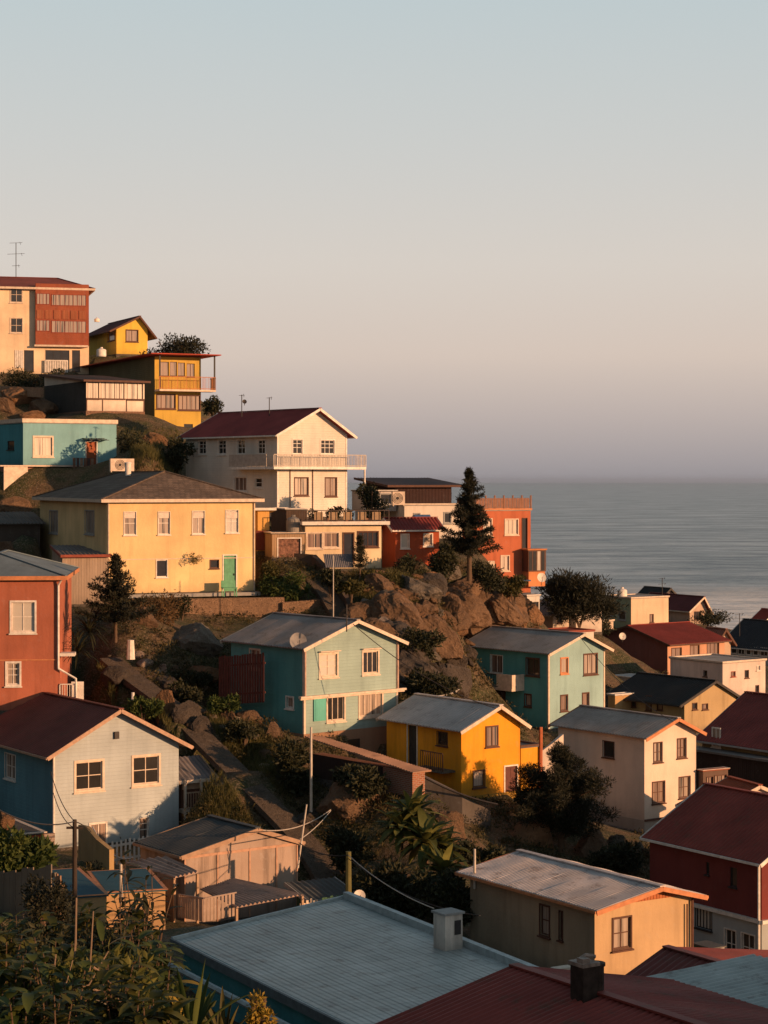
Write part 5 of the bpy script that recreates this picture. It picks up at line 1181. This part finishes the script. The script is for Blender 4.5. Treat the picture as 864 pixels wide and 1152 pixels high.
# ---------------------------------------------------------------- path, walls
def drape(name, pts, width, off, mat, th=.12):
    W3 = [at(*p) for p in pts]; P2 = []
    for a, b in zip(W3[:-1], W3[1:]):
        i_ = W3.index(a); p0_ = W3[max(0, i_-1)]; p3_ = W3[min(len(W3)-1, i_+2)]
        for k in range(8):
            q_ = k/8; P2.append(.5*((2*a)+(b-p0_)*q_+(2*p0_-5*a+4*b-p3_)*q_*q_+(3*a-p0_-3*b+p3_)*q_**3))
    P2.append(W3[-1]); vs = []; fs = []
    for i, p in enumerate(P2):
        d = (P2[min(i+1, len(P2)-1)]-P2[max(i-1, 0)]); d.z = 0; d.normalize(); sd_ = Vector((-d.y, d.x, 0))
        l = p+sd_*width/2; rr = p-sd_*width/2; zc = p.z+off+.1
        vs += [(l.x,l.y,zc), (rr.x,rr.y,zc), (rr.x,rr.y,zc-.3), (l.x,l.y,zc-.3)]
    for i in range(len(P2)-1):
        k = i*4; fs += [(k,k+1,k+5,k+4),(k+1,k+2,k+6,k+5),(k+3,k,k+4,k+7)]
    m = MB(); m.add(vs, fs); o = m.build(name, mat); tag(o, kind='structure'); return o
PATHM = wallm((.115, .085, .062), 'stone', 1.2)
drape('path', PATH, 1.25, .28, PATHM)
drape('path', [(352,655,127),(368,672,125),(388,704,122)], 1.2, .15, PATHM)
def wallstrip(kind, label, tops, h, th, mat, cat='wall'):
    T_ = [at(*p) for p in tops]; e = MB()
    for a, b in zip(T_[:-1], T_[1:]):
        d = b-a; d.z = 0; nrm = Vector((-d.y, d.x, 0)).normalized()*th
        vs = [a, b, b+nrm, a+nrm]; vs += [v_-Vector((0,0,h)) for v_ in vs]
        e.add(vs, [(0,1,2,3),(4,7,6,5),(0,4,5,1),(1,5,6,2),(2,6,7,3),(3,7,4,0)])
    o = e.build(kind, mat); tag(o, label, cat); return o
STONE = wallm((.26, .16, .10), 'stone', .9)
wallstrip('retaining_wall', 'rough stone retaining wall under the cream yellow hipped house', [(205,674,121),(260,673,122.5),(320,672,123.5)], 2.0, .6, STONE)
wallstrip('retaining_wall', 'lower stone wall stepping down right of the main retaining wall', [(318,678,123.2),(362,674,124.5)], 1.6, .6, STONE)
wallstrip('stair_wall', 'dark sloping stair wall left of the cream annex', [(326,622,129),(350,624,128.5),(368,642,126.5),(388,672,124),(402,706,121)], 2.4, .35, wallm((.07,.05,.04), 'stucco', .8))
wallstrip('garden_wall', 'curved tan garden wall in front of the pale blue house', [(88,928,84),(96,930,82),(108,944,80),(123,956,79)], 1.9, .2, wallm((.40,.26,.12), 'stucco', .7))
wallstrip('garden_wall', 'white curved wall between the mustard house and the white house', [(608,846,108),(622,836,108.3),(634,826,108.8)], 3.4, .2, wallm((.62,.52,.45)))
wallstrip('garden_wall', 'dark sloping wall below the mustard house', [(436,856,97),(470,870,96.5),(520,895,96),(552,912,96.5)], 2.6, .3, wallm((.10,.085,.075), 'stucco', .9))
wallstrip('garden_wall', 'low sunlit earth wall at the foot of the brown cliff', [(0,434,171),(45,436,168)], .8, .4, wallm((.4,.25,.16), 'stone'))
wallstrip('stone_wall', 'dark rubble wall under the white two storey house', [(668,925,104),(700,932,103.4),(728,938,102.8)], 2.4, .3, wallm((.12,.09,.075), 'stone'))
wallstrip('garden_wall', 'low grey wall above the cream bungalow roof', [(470,1008,80),(535,1003,80)], 1.2, .2, wallm((.2,.17,.14)))
# ---------------------------------------------------------------- fences
def fence(kind, label, a, b, h, mat, step, w, group=None, posts=True, rail=None, jit=.04, boards_part='board'):
    a = Vector(a); b = Vector(b); e = empty(kind, a, 0, label, 'fence', group); d = b-a; L = d.length; d.normalize(); n_ = Vector((0,0,1)).cross(d).normalized()
    m = MB(); n = int(L/step)
    for k in range(n):
        hh = h+rng.uniform(-jit, jit); p = d*(k*step+step/2); m.obox(p+Vector((0,0,hh/2)), d*w+Vector((0,0,rng.uniform(-.01,.01))), n_*.025, Vector((rng.uniform(-.01,.01),0,hh)))
    o = m.build('boards', mat, e); o['kind'] = 'stuff' if n > 100 else 'part'
    if o['kind'] == 'part': del o['kind']
    m = MB(); m.bar(n_*.04+Vector((0,0,h*.2)), d*L+n_*.04+Vector((0,0,h*.2)), .05, .09); m.bar(n_*.04+Vector((0,0,h*.8)), d*L+n_*.04+Vector((0,0,h*.8)), .05, .09); m.build('rail', rail or mat, e)
    return e
fence('board_fence', 'weathered grey board fence above the foreground bushes', at(-8,1038,40), at(61,1030,38.5), .95, wallm((.21,.165,.125), 'boards', .8), .205, .19)
fence('board_fence', 'short tan board fence end beside the weathered grey fence', at(62,1042,38), at(69,1044,37.6), .95, wallm((.38,.22,.13), 'boards'), .1, .09)
fence('metal_fence', 'dark red corrugated fence left of the mint house', at(246,793,105.8), at(298,790,104.0), 2.5, plain('fence_red', (.11,.032,.024), .85), .17, .13)
fence('picket_fence', 'white picket railing at the foot of the pale blue house', at(124,974,86), at(196,962,87), 1.0, FR['white'](), .19, .08)
fence('picket_fence', 'short white railing right of the plywood shack', at(338,1040,79), at(362,1038,79.5), .95, FR['cream'](), .2, .1)
fence('picket_fence', 'dark green fence behind the long grey roof', at(362,1038,79.5), at(390,1033,80), .95, plain('fence_green', (.04,.10,.06), .8), .12, .11)
# ---------------------------------------------------------------- poles, wires and rooftop things
def pole(kind, label, px, y0, y1, D, r, mat, cat='pole', cross=None, tilt=0):
    b = at(px, y1, D); t_ = at(px+tilt, y0, D); m = MB(); m.tube([b-Vector((0,0,.5)), t_], [r*1.15, r*.85], 8)
    if cross:
        for z, w in cross: m.bar(t_+Vector((-w,0,-z)), t_+Vector((w,0,-z)), .05, .07)
    o = m.build(kind, mat); tag(o, label, cat); return o
PALE = plain('pole_pale', (.5,.44,.38), .6); DK = FR['dark']()
pole('utility_pole', 'thick dark wooden utility pole before the pale blue house', 84, 922, 1040, 62, .075, plain('pole_wood', (.045,.032,.025), .9), cross=[(.25,.25)])
pole('pole', 'slim pale pole in front of the mint house corner', 350, 818, 912, 93, .06, PALE)
pole('pole', 'thin pale mast rising above the plywood shack corner', 335, 905, 962, 79.5, .035, PALE, tilt=10)
pole('fence_post', 'thick mossy timber post behind the long grey roof', 392, 958, 1035, 78.5, .12, plain('post_moss', (.12,.11,.04), .9))
pole('pole', 'thin dark pole above the mint house roof', 375, 625, 700, 118, .03, PALE)
pole('vent_pipe', 'small pale vent pipe above the cream bungalow roof', 534, 955, 985, 78, .05, PALE)
pole('pole', 'slim pole beside the white picket railing', 136, 972, 1000, 72, .06, PALE)
pole('lamp_post', 'short white lamp on the slope above the pale blue house', 149.5, 779, 795, 101, .09, FR['white'](), 'lamp')
pole('lamp_post', 'white box lamp at the top of the slope path', 147, 720, 731, 107, .2, FR['white'](), 'lamp')
m = MB()
def antenna(label, px, y0, y1, D, rows):
    b = at(px, y1, D); t_ = at(px, y0, D); m = MB(); m.tube([b-Vector((0,0,.3)), t_], .035, 6)
    for f, w in rows: p = b.lerp(t_, f); m.bar(p+Vector((-w, -w*.3, 0)), p+Vector((w, w*.3, w*.15)), .03, .03); m.bar(p+Vector((w*.7,-.2,.1)), p+Vector((w*.7,.2,-.1)), .025, .025)
    o = m.build('antenna', FR['dark']()); tag(o, label, 'antenna')
antenna('tall thin television antenna on the cream apartment house roof', 18, 273, 308, 187, [(.98,.55),(.62,.75),(.25,.35)])
antenna('short antenna on the dark red roof behind the ridge', 303, 447, 464, 145, [(.95,.2)])
antenna('crooked antenna left of the dish on the dark red roof', 272, 444, 464, 144, [(.95,.2)])
antenna('small antenna on the mint house gable edge', 390, 680, 704, 102, [(.5,.15)])
def dish(label, px, py, D, r, col, kind='satellite_dish', face=(.3,-1,.3)):
    e = empty(kind, at(px, py, D), 0, label, 'dish'); m = MB(); f = Vector(face).normalized(); q = f.to_track_quat('Z', 'Y').to_matrix()
    vs = []; fs = []; n = 16
    for i in range(6):
        rr = r*i/5; vs += [q @ Vector((rr*math.cos(t*2*math.pi/n), rr*math.sin(t*2*math.pi/n), .28*r*(i/5)**2)) for t in range(n)]
    for i in range(5):
        for t in range(n): fs.append((i*n+t, i*n+(t+1)%n, (i+1)*n+(t+1)%n, (i+1)*n+t))
    m.add(vs, fs); m.build('bowl', col, e, recalc=False, smooth=True)
    m = MB(); m.tube([(0,0,0), (0,.05,-r*1.6)], .025); m.build('mast', DK, e)
    m = MB(); m.tube([q @ Vector((0,-r*.9,.2*r)), q @ Vector((0,0,r*.9))], .015); m.build('feed_arm', DK, e)
dish('small dark dish above the white clapboard house ridge', 275, 452, 143.5, .16, DK)
dish('grey satellite dish on the left slope of the mint house roof', 335, 722, 103.4, .45, plain('dish_grey', (.22,.21,.21), .6))
dish('white ragged dish at the far corner of the pale metal roof', 404, 1008, 67, .2, FR['white']())
dish('white dish on the glazed corner of the tall orange house', 609, 650, 149, .35, FR['white']())
def ac_unit(label, px, py, D, w, h, rot=.4):
    s_ = D/F; W = w*s_; H = h*s_; e = empty('ac_unit', at(px, py, D), rot, label, 'air conditioner'); m = MB(); m.box(-W/2, W/2, -.2, .25, 0, H); m.box(-W/2+.03, -W/2+.1, -.18, .2, -.08, 0); m.box(W/2-.1, W/2-.03, -.18, .2, -.08, 0); m.build('casing', FR['cream'](), e)
    m = MB(); n = 20; cx = -W*.1
    for rr in (.92, .7, .48, .26):
        pts = [(cx+math.cos(t*2*math.pi/n)*H*.42*rr, -.215, H/2+math.sin(t*2*math.pi/n)*H*.42*rr) for t in range(n+1)]; m.tube(pts, .014, 4)
    m.build('fan_grille', DK, e)
    m = MB(); m.lathe((0,0,0), [(H*.1,0),(H*.1,.02)], 10); o = m.build('fan_hub', DK, e); o.rotation_euler = (R(90),0,0); o.location = (cx, -.2, H/2)
    return e
ac_unit('white air conditioner on the hipped roof edge beside the blue house', 137, 530, 140, 27, 14, .35)
ac_unit('cream air conditioner standing on the roof before the dark workshop', 448, 568, 142, 14, 15, .2)
ac_unit('white air conditioner hung below the conifer beside the orange house', 548, 643, 146, 16, 12, .3)
def tank(kind, label, px, py, D, w, h, mat, cat='tank'):
    s_ = D/F; r0 = w*s_/2; H = h*s_; e = empty(kind, at(px, py, D), 0, label, cat); m = MB(); m.lathe((0,0,-.1), [(r0*.95,0),(r0,.1),(r0,H*.8),(r0*.85,H*.92),(r0*.3,H*1.02)], 20); m.build('body', mat, e, smooth=False)
    m = MB(); m.lathe((0,0,H*.9), [(r0*.3,0),(r0*.3,H*.12),(r0*.28,H*.14)], 12); m.build('lid', mat, e)
tank('water_tank', 'white round water tank on the pale green flat house', 700, 672, 183, 11, 11, FR['white']())
tank('water_tank', 'white round tank behind the ridge of the dark green house', 114, 400, 183, 11, 9, FR['white']())
tank('water_tank', 'small white tank on the red edged balcony roof', 191, 403, 176, 7, 5, FR['white']())
tank('water_tank', 'small white tank on the little yellow house roof', 109, 361, 203, 6, 4, FR['white']())
# white block chimney on the near metal roof
e = empty('roof_chimney', at(504, 1064, 57.3), R(34), 'white plastered block chimney with peeling paint on the pale metal roof', 'chimney')
m = MB(); m.box(-.30,.30,-.28,.28,-.3,.92); m.build('stack', wallm((.75,.66,.58), 'stucco', 1.6), e)
m = MB(); m.box(-.35,.35,-.33,.33,.92,.98); m.build('cap', FR['grey'](), e)
m = MB(); m.box(.02,.24,-.29,-.281,.35,.75); m.build('hole', DK, e)
e = empty('metal_chimney', at(661, 1122, 44.4), R(34), 'dark rusty metal chimney with broken flues on the deep red roof', 'chimney'); RU = plain('rust_dark', (.055,.035,.028), .75, .3, var=.6)
m = MB(); m.box(-.30,.1,-.22,.22,-.4,.72); m.build('stack', RU, e)
m = MB(); m.lathe((.24,.02,-.5), [(.19,0),(.19,1.15),(.22,1.16),(.22,1.22),(.16,1.23)], 14); m.build('flue', RU, e)
m = MB(); m.box(-.34,.14,-.26,.26,.72,.80); m.box(-.3,-.1,-.2,.0,.8,.9); m.tube([(-.2,.1,.8),(-.05,.0,.92),(.2,.0,.86)], .05); m.build('cap', plain('cap_pale', (.30,.22,.18), .6, var=.6), e)
e = empty('paint_tray', at(633, 1096, 56), R(30), 'small red and white box lying on the roof edge behind the metal chimney', 'box')
m = MB(); m.box(-.3,.28,-.15,.15,-.05,.2); m.build('box', FR['cream'](), e); m = MB(); m.box(-.1,.2,-.155,-.151,.0,.14); m.build('marking', plain('mark_red', (.4,.05,.03)), e)
# wires
def wire(label, a, b, sag, r=.018, mat=None, group=None):
    a = Vector(a); b = Vector(b); m = MB(); m.tube([a.lerp(b, t/14)-Vector((0,0,sag*4*(t/14)*(1-t/14))) for t in range(15)], r, 4); o = m.build('wire', mat or DK); tag(o, label, 'wire', group)
TOPP = at(84, 924, 62)
wire('upper dark wire from the utility pole to the blue house corner', TOPP, at(57, 868, 91), .3); wire('lower dark wire from the utility pole to the blue house corner', TOPP-Vector((0,0,.2)), at(60, 892, 91), .3)
wire('dark wire from the utility pole to the lower blue house window', TOPP, at(108, 942, 90), -.1)
wire('pale loose cable drooping from the window down to the picket railing', at(104, 930, 90), at(150, 965, 84), .5, .03, FR['white']())
wire('pale cable from the shack mast up over the slope path', at(338, 944, 79.4), at(372, 912, 90), .1, .02, PALE); wire('pale cable from the shack roof to the mast cable', at(296, 934, 80), at(372, 911, 90), .3, .02, PALE)
wire('dark cable from the mossy post down to the near roof', at(392, 962, 78.4), at(488, 1022, 62.5), .2, .02, PALE); wire('pale cable from the shack corner to the mossy post', at(336, 948, 79.4), at(392, 962, 78.4), .2, .02)
wire('rope from the teal house balcony to the mustard house ridge, upper strand', at(533, 762, 133), at(490, 783, 107), .3, .025, PALE); wire('rope from the teal house balcony to the mustard house ridge, lower strand', at(533, 766, 133), at(482, 784, 107), .3, .025, PALE)
wire('dark hose along the foot of the mustard house', at(466, 868, 95.7), at(560, 905, 96), .2, .05)
wire('dark wire from the mossy post toward the bungalow', at(392, 966, 78.4), at(540, 1030, 70), .4, .018)
dish('white dish on the low white room beside the round dark tree', 634, 708, 160, .4, FR['white']())
dish('small white dish on the maroon long house roof edge', 700, 716, 166, .3, FR['white']())
antenna('thin antenna on the maroon cottage ridge', 745, 650, 668, 203, [(.95,.3),(.6,.4)])
antenna('thin antenna on the black long roof', 832, 690, 712, 186, [(.95,.4)])
wire('long dark wire from the teal house gable to the white house gable', at(652, 716, 127), at(757, 812, 106), .5, .02)
wire('long dark wire from the mint house gable to the mustard house gable', at(397, 702, 102), at(558, 797, 99.5), .5, .02)
wire('dark wire from the utility pole top past the board fence', TOPP, at(-20, 900, 50), .3)
# laundry
e = empty('laundry_line', at(79, 515, 149.0), R(30), 'line of brown clothes drying on the bright blue house wall', 'laundry'); m = MB(); m.tube([(0,-.3,0),(1.8,-.3,-.04)], .012); m.build('line', DK, e)
for k in range(6):
    m = MB(); x = .08+.28*k; h = rng.uniform(.55,.8); m.slab((x,-.3,-.02), (x+.24,-.3,-.02), (x+.22,-.28,-h), (x+.02,-.32,-h), .02, None); m.build('garment', plain('cloth_%d' % (k % 3), [(.16,.09,.06),(.08,.05,.045),(.25,.15,.10)][k%3], .95), e)
# basket of flowers on hipped house, plants on terraces
bush('hanging_plant', 'round hanging plant on the cream yellow wall', 221.5, 634, 123.6, 17, 14, .08, 500, L_OLIVE, 'plant', blobs=4, stem=False)
e = empty('garden_chair', at(258, 669, 123.6), R(22), 'dark green garden bench in front of the green door', 'bench'); m = MB(); m.box(-.45,.45,-.25,.25,.38,.44); m.build('seat', G_M, e)
m = MB(); m.box(-.45,.45,.2,.26,.44,.85); m.build('backrest', G_M, e)
for x in (-.42,.36):
    for y in (-.22,.18): m = MB(); m.box(x,x+.06,y,y+.05,-.1,.38); m.build('leg', G_M, e)
# terrace furniture on the cream annex roof
for k, (px, w) in enumerate([(352,9),(372,8),(392,10),(414,9)]):
    s_ = 115/F; e = empty('planter', at(px, 589, 131), R(14), ['planter nearest the left end of the roof terrace','second planter from the left on the roof terrace','third planter from the left on the roof terrace','rightmost planter on the roof terrace'][k], 'planter')
    m = MB(); m.box(-.25,.25,-.2,.2,0,.35); m.build('pot', plain('pot_clay', (.25,.12,.07)), e)
    lv = LV(k+50); lv.cloud((0,0,.6), (.3,.3,.3), 260, .14); lv.build('foliage', L_DARK, e)
bush('terrace_shrub', 'big dark shrub behind the roof terrace railing', 418, 585, 137, 34, 50, .2, 2200, L_DARK, blobs=10)
bush('terrace_shrub', 'dark shrub by the corner of the white clapboard house', 378, 584, 135, 20, 18, .16, 900, L_DARK, blobs=6)
tank('water_heater', 'grey cylinder tank beside the store room', 330, 600, 130.5, 16, 20, plain('tank_grey', (.22,.2,.18)))
e = empty('wood_pile', at(381, 638, 127), R(14), 'pile of grey corrugated sheets leaning below the annex windows', 'sheet pile'); m = MB(); m.slab((-.9,-.3,0),(.9,-.3,0),(.9,.3,.8),(-.9,.3,.8),.04,.12,.02); m.build('sheet', roofm((.14,.14,.16),'corr',.3), e)

PW = []
for a, b in zip([at(*q) for q in PATH][:-1], [at(*q) for q in PATH][1:]): PW += [a.lerp(b, k/5) for k in range(6)]
# ---------------------------------------------------------------- grass on the slopes
def grass(name, polys, n, size, mat, D0=60):
    V = []; Fc = []
    r = random.Random(9)
    for poly_, share in polys:
        xs_ = [p[0] for p in poly_]; ys_ = [p[1] for p in poly_]; pts = []; tries = 0
        cells = [(x, y) for x in np.arange(min(xs_), max(xs_), 5) for y in np.arange(min(ys_), max(ys_), 3.5) if inpoly(x, y, poly_)]
        hits = [h for h in (hit_ground(x, y, D0) for x, y in cells) if h is not None]
        if not hits: continue
        for _ in range(int(n*share)):
            h = r.choice(hits); s_ = h.y/F; x = h.x+r.uniform(-4,4)*s_; y = h.y+r.uniform(-1.2,1.2); pts.append((x, y))
        Z_ = ground([p[0] for p in pts], [p[1] for p in pts])
        for (x, y), z in zip(pts, Z_):
            z += noise.noise(Vector((x*.22, y*.22, 3)))*.5+noise.noise(Vector((x*.9, y*.9, 8)))*.16-.04
            if min((x-q.x)**2+(y-q.y)**2 for q in PW) < 1.3: continue
            for _b in range(3):
                a = r.uniform(0, 6.28); L = size*r.uniform(.5, 1.3); k = len(V); wx, wy = math.cos(a)*.018, math.sin(a)*.018; lx, ly = r.uniform(-.5,.5)*L, r.uniform(-.5,.5)*L
                V += [(x-wx,y-wy,z), (x+wx,y+wy,z), (x+lx,y+ly,z+L)]; Fc.append((k,k+1,k+2))
    me = bpy.data.meshes.new(name); me.from_pydata(V, [], Fc); me.materials.append(mat); o = bpy.data.objects.new(name, me); C.objects.link(o); tag(o, 'tufted green and straw coloured grass growing on the slope', 'grass', kind='stuff'); return o
grass('grass', [([(200,860),(235,850),(330,950),(340,990),(240,960)], .35), ([(115,770),(150,790),(230,850),(215,870),(110,800)], .2), ([(390,640),(480,650),(470,690),(400,680)], .15), ([(140,490),(205,490),(205,540),(150,530)], .15), ([(230,790),(320,850),(330,900),(250,850)], .15)], 16000, .38, L_GRASS)

# low scrub that covers the slopes
def scrub(n):
    r = random.Random(77); lv = LV(77); hits = []
    for x in range(100, 745, 7):
        for y in range(640, 1010, 6):
            h = hit_ground(x+r.uniform(-3,3), y+r.uniform(-3,3), 62)
            if h is None: continue
            if any(-.3 < (h-s.O).dot(s.u) < s.W+.3 and -.3 < (h-s.O).dot(s.v) < s.L+.3 for s, t in HOUSES): continue
            if min((Vector((h.x, h.y))-Vector((q.x, q.y))).length for q in PW) < 1.1: continue
            if noise.noise(h*.16) + r.uniform(-.25,.25) > -.08: hits.append(h)
    for h in r.sample(hits, min(n, len(hits))):
        s_ = r.uniform(.15, .55); z = float(ground(h.x, h.y)[0]) + noise.noise(Vector((h.x*.22, h.y*.22, 3)))*.5
        lv.cloud((h.x, h.y, z+s_*.25), (s_*1.2, s_*1.2, s_*.6), int(20+90*s_), .17, .35, .6, .1)
    me_o = lv.build('scrub', leafmat('leaf_scrub', (.028,.028,.010), (.13,.10,.04)), None); tag(me_o, 'low dry green and brown scrub scattered over the hillside', 'scrub', kind='stuff')
scrub(1500)

# ---------------------------------------------------------------- foreground garden
fg = random.Random(31)
LB = leafmat('leaf_broad', (.028,.040,.010), (.17,.16,.035), .35); LY = leafmat('leaf_yellow', (.20,.15,.02), (.42,.27,.04)); LS = leafmat('leaf_straw', (.25,.19,.11), (.38,.30,.2))
def shrub_big(kind, label, px, py, D, h, n, L, w, mat, lean=0):
    """broad leaved shrub: several stems with leaves set along them"""
    P0 = at(px, py, D); e = empty(kind, P0, 0, label, 'shrub'); ms = MB(); ml = MB()
    for k in range(n):
        a = fg.uniform(0, 6.28); q = fg.uniform(.05, .38)*h; tip = Vector((math.cos(a)*q+lean*h, math.sin(a)*q, h*fg.uniform(.6, 1.05)))
        b = Vector((math.cos(a)*q*.25, math.sin(a)*q*.25, -.25)); mid = b.lerp(tip, .5)+Vector((fg.uniform(-.06,.06), fg.uniform(-.06,.06), .05)); ms.tube([b, mid, tip], [.016, .011, .005], 5)
        for j in range(11):
            f = .2+.8*j/10; p = b.lerp(mid, f*2) if f < .5 else mid.lerp(tip, f*2-1); aa = j*2.4+k; el = fg.uniform(-.1, .9)
            blade(ml, p, (math.cos(aa)*math.cos(el), math.sin(aa)*math.cos(el), math.sin(el)), L*fg.uniform(.6, 1.15), w*fg.uniform(.7, 1.2), fg.uniform(.4, 1.6), 4)
    ms.build('stem', BARK, e); ml.build('foliage', mat, e, recalc=False, smooth=True)
rows = [(10,1075,31,.95),(55,1085,30,1.0),(110,1078,31,.9),(160,1095,29,1.0),(180,1108,28,.8),(0,1110,26,1.0),(45,1120,25,1.1),(95,1125,24.5,1.0),(140,1130,24,1.0),(165,1145,23.5,.95),(190,1160,24,.7),(20,1165,21,1.1),(75,1170,20.5,1.1),(130,1175,20,1.05),(165,1185,19.5,.85),(60,1190,19,.9),(10,1190,19,.9),(150,1060,33,1.1),(30,1060,34,.8),(90,1055,34,.8)]
nm = ['leafy green shrub in the foreground garden, '+t for t in ('under the board fence','below the middle of the board fence','beside the short tan fence','at the foot of the teal flat roof','under the plywood shack','at the left edge half way up','between the dead stems','behind the crossed twigs','in the middle of the garden','behind the yellow leaf','beside the teal wall','in the bottom left corner','at the bottom behind the long twig','at the bottom under the pale blade','bottom row left of the spiky leaves','bottom row beside the spiky leaves','under the eave of the teal house','tallest against the tan yard wall','in the shade of the grey boards','in front of the utility pole')]
for k, ((px, py, D, h), lab) in enumerate(zip(rows, nm)):
    h *= .86
    shrub_big('leafy_shrub', lab, px, py+14, D, h, 9, .36 if k % 3 else .22, .12 if k % 3 else .10, LB if k % 4 else L_GREEN)
shrub_big('tall_shrub', 'tall dark long leaved shrub against the tan yard wall', 163, 1085, 30, 1.35, 6, .36, .07, L_DARK)
shrub_big('tall_shrub', 'dark long leaved shrub with a single tall stem', 138, 1085, 31, 1.5, 3, .34, .08, L_DARK)
bush('dark_shrub', 'dense dark small leaved bush hanging over the board fence', 52, 1045, 33, 60, 64, .06, 3600, L_NEEDLE, 'shrub', blobs=14)
bush('undergrowth', 'dense low undergrowth filling the left of the foreground garden', 60, 1190, 22, 260, 110, .12, 7000, LB, 'shrub', blobs=26, shell=.2)
bush('undergrowth', 'dense low undergrowth beneath the teal wall', 150, 1205, 22.5, 180, 100, .12, 6000, LB, 'shrub', blobs=22, shell=.2)
bush('undergrowth', 'dense dark undergrowth behind the broad leaved shrubs', 90, 1125, 29, 230, 80, .10, 7000, L_DARK, 'shrub', blobs=26, shell=.2)
bush('yellow_shrub', 'small yellow leaved shrub against the teal house wall', 292, 1165, 26, 34, 62, .07, 700, LY, 'shrub', blobs=8)
for k, (px, py, D, a) in enumerate([(195,1106,23,.3),(190,1118,22.6,-1.2)]):
    m = MB(); blade(m, at(px, py, D), (math.cos(a), -.2, math.sin(a)*.5), .34, .13, .5); o = m.build('yellow_leaf', LY, recalc=False, smooth=True); tag(o, ['large yellow leaf above the teal wall corner','smaller yellow leaf hanging under the large one'][k], 'leaf')
def spikes(label, px, py, D, n, L, w, mat):
    e = empty('spiky_plant', at(px, py, D), 0, label, 'plant'); m = MB()
    for k in range(n):
        a = fg.uniform(0, 6.28); el = fg.uniform(.75, 1.5); blade(m, (math.cos(a)*.04, math.sin(a)*.04, 0), (math.cos(a)*math.cos(el), math.sin(a)*math.cos(el), math.sin(el)), L*fg.uniform(.6,1.1), w, fg.uniform(.1,.6), 6, .5)
    m.build('foliage', mat, e, recalc=False, smooth=True)
spikes('spiky sword leaved plant at the bottom beside the teal wall', 216, 1165, 21, 15, .75, .07, L_GREEN)
spikes('smaller sword leaved plant right of the taller one', 250, 1175, 21.5, 12, .55, .06, L_OLIVE)
spikes('sword leaved plant near the bottom left', 150, 1180, 20, 10, .5, .05, L_GREEN)
def twig(label, pts, D, r=.012):
    m = MB(); m.tube([at(x, y, D+i*.1) for i, (x, y) in enumerate(pts)], [r*(1-.6*i/len(pts)) for i in range(len(pts))], 5); o = m.build('dead_stem', LS if False else plain('stem_straw', (.22,.15,.10), .8)); tag(o, label, 'stem')
twig('long dead stem leaning from the bottom up past the fence foot', [(92,1150),(100,1110),(103,1060),(105,1025)], 22)
twig('thin dead stem left of the leaning one', [(57,1152),(59,1110),(63,1072)], 22)
twig('dead stem standing beside the utility pole foot', [(80,1130),(85,1060),(86,1010)], 24, .016)
twig('curved dead stem left of the pole', [(30,1045),(26,1030),(32,1020)], 34)
twig('long pale twig lying across the shrubs', [(22,1122),(60,1120),(100,1108),(122,1070)], 21.5)
twig('pale bent blade hanging right of the twigs', [(105,1088),(122,1100),(136,1130),(140,1152)], 21.5)
twig('short twig forking from the long pale one', [(60,1120),(75,1105),(82,1080)], 21.4, .008)
twig('pale dry twig at the right of the garden', [(104,1113),(135,1120)], 21.3)
for k, (px, py) in enumerate([(104, 1124), (120, 1065)]):
    m = MB(); blade(m, at(px, py, 21), (.8, 0, -.25 if k == 0 else .6), .33, .045, .8); o = m.build('dry_leaf', LS, recalc=False, smooth=True); tag(o, ['pale grey dry blade leaf at the bottom','pale dry blade leaf on the long twig'][k], 'leaf')
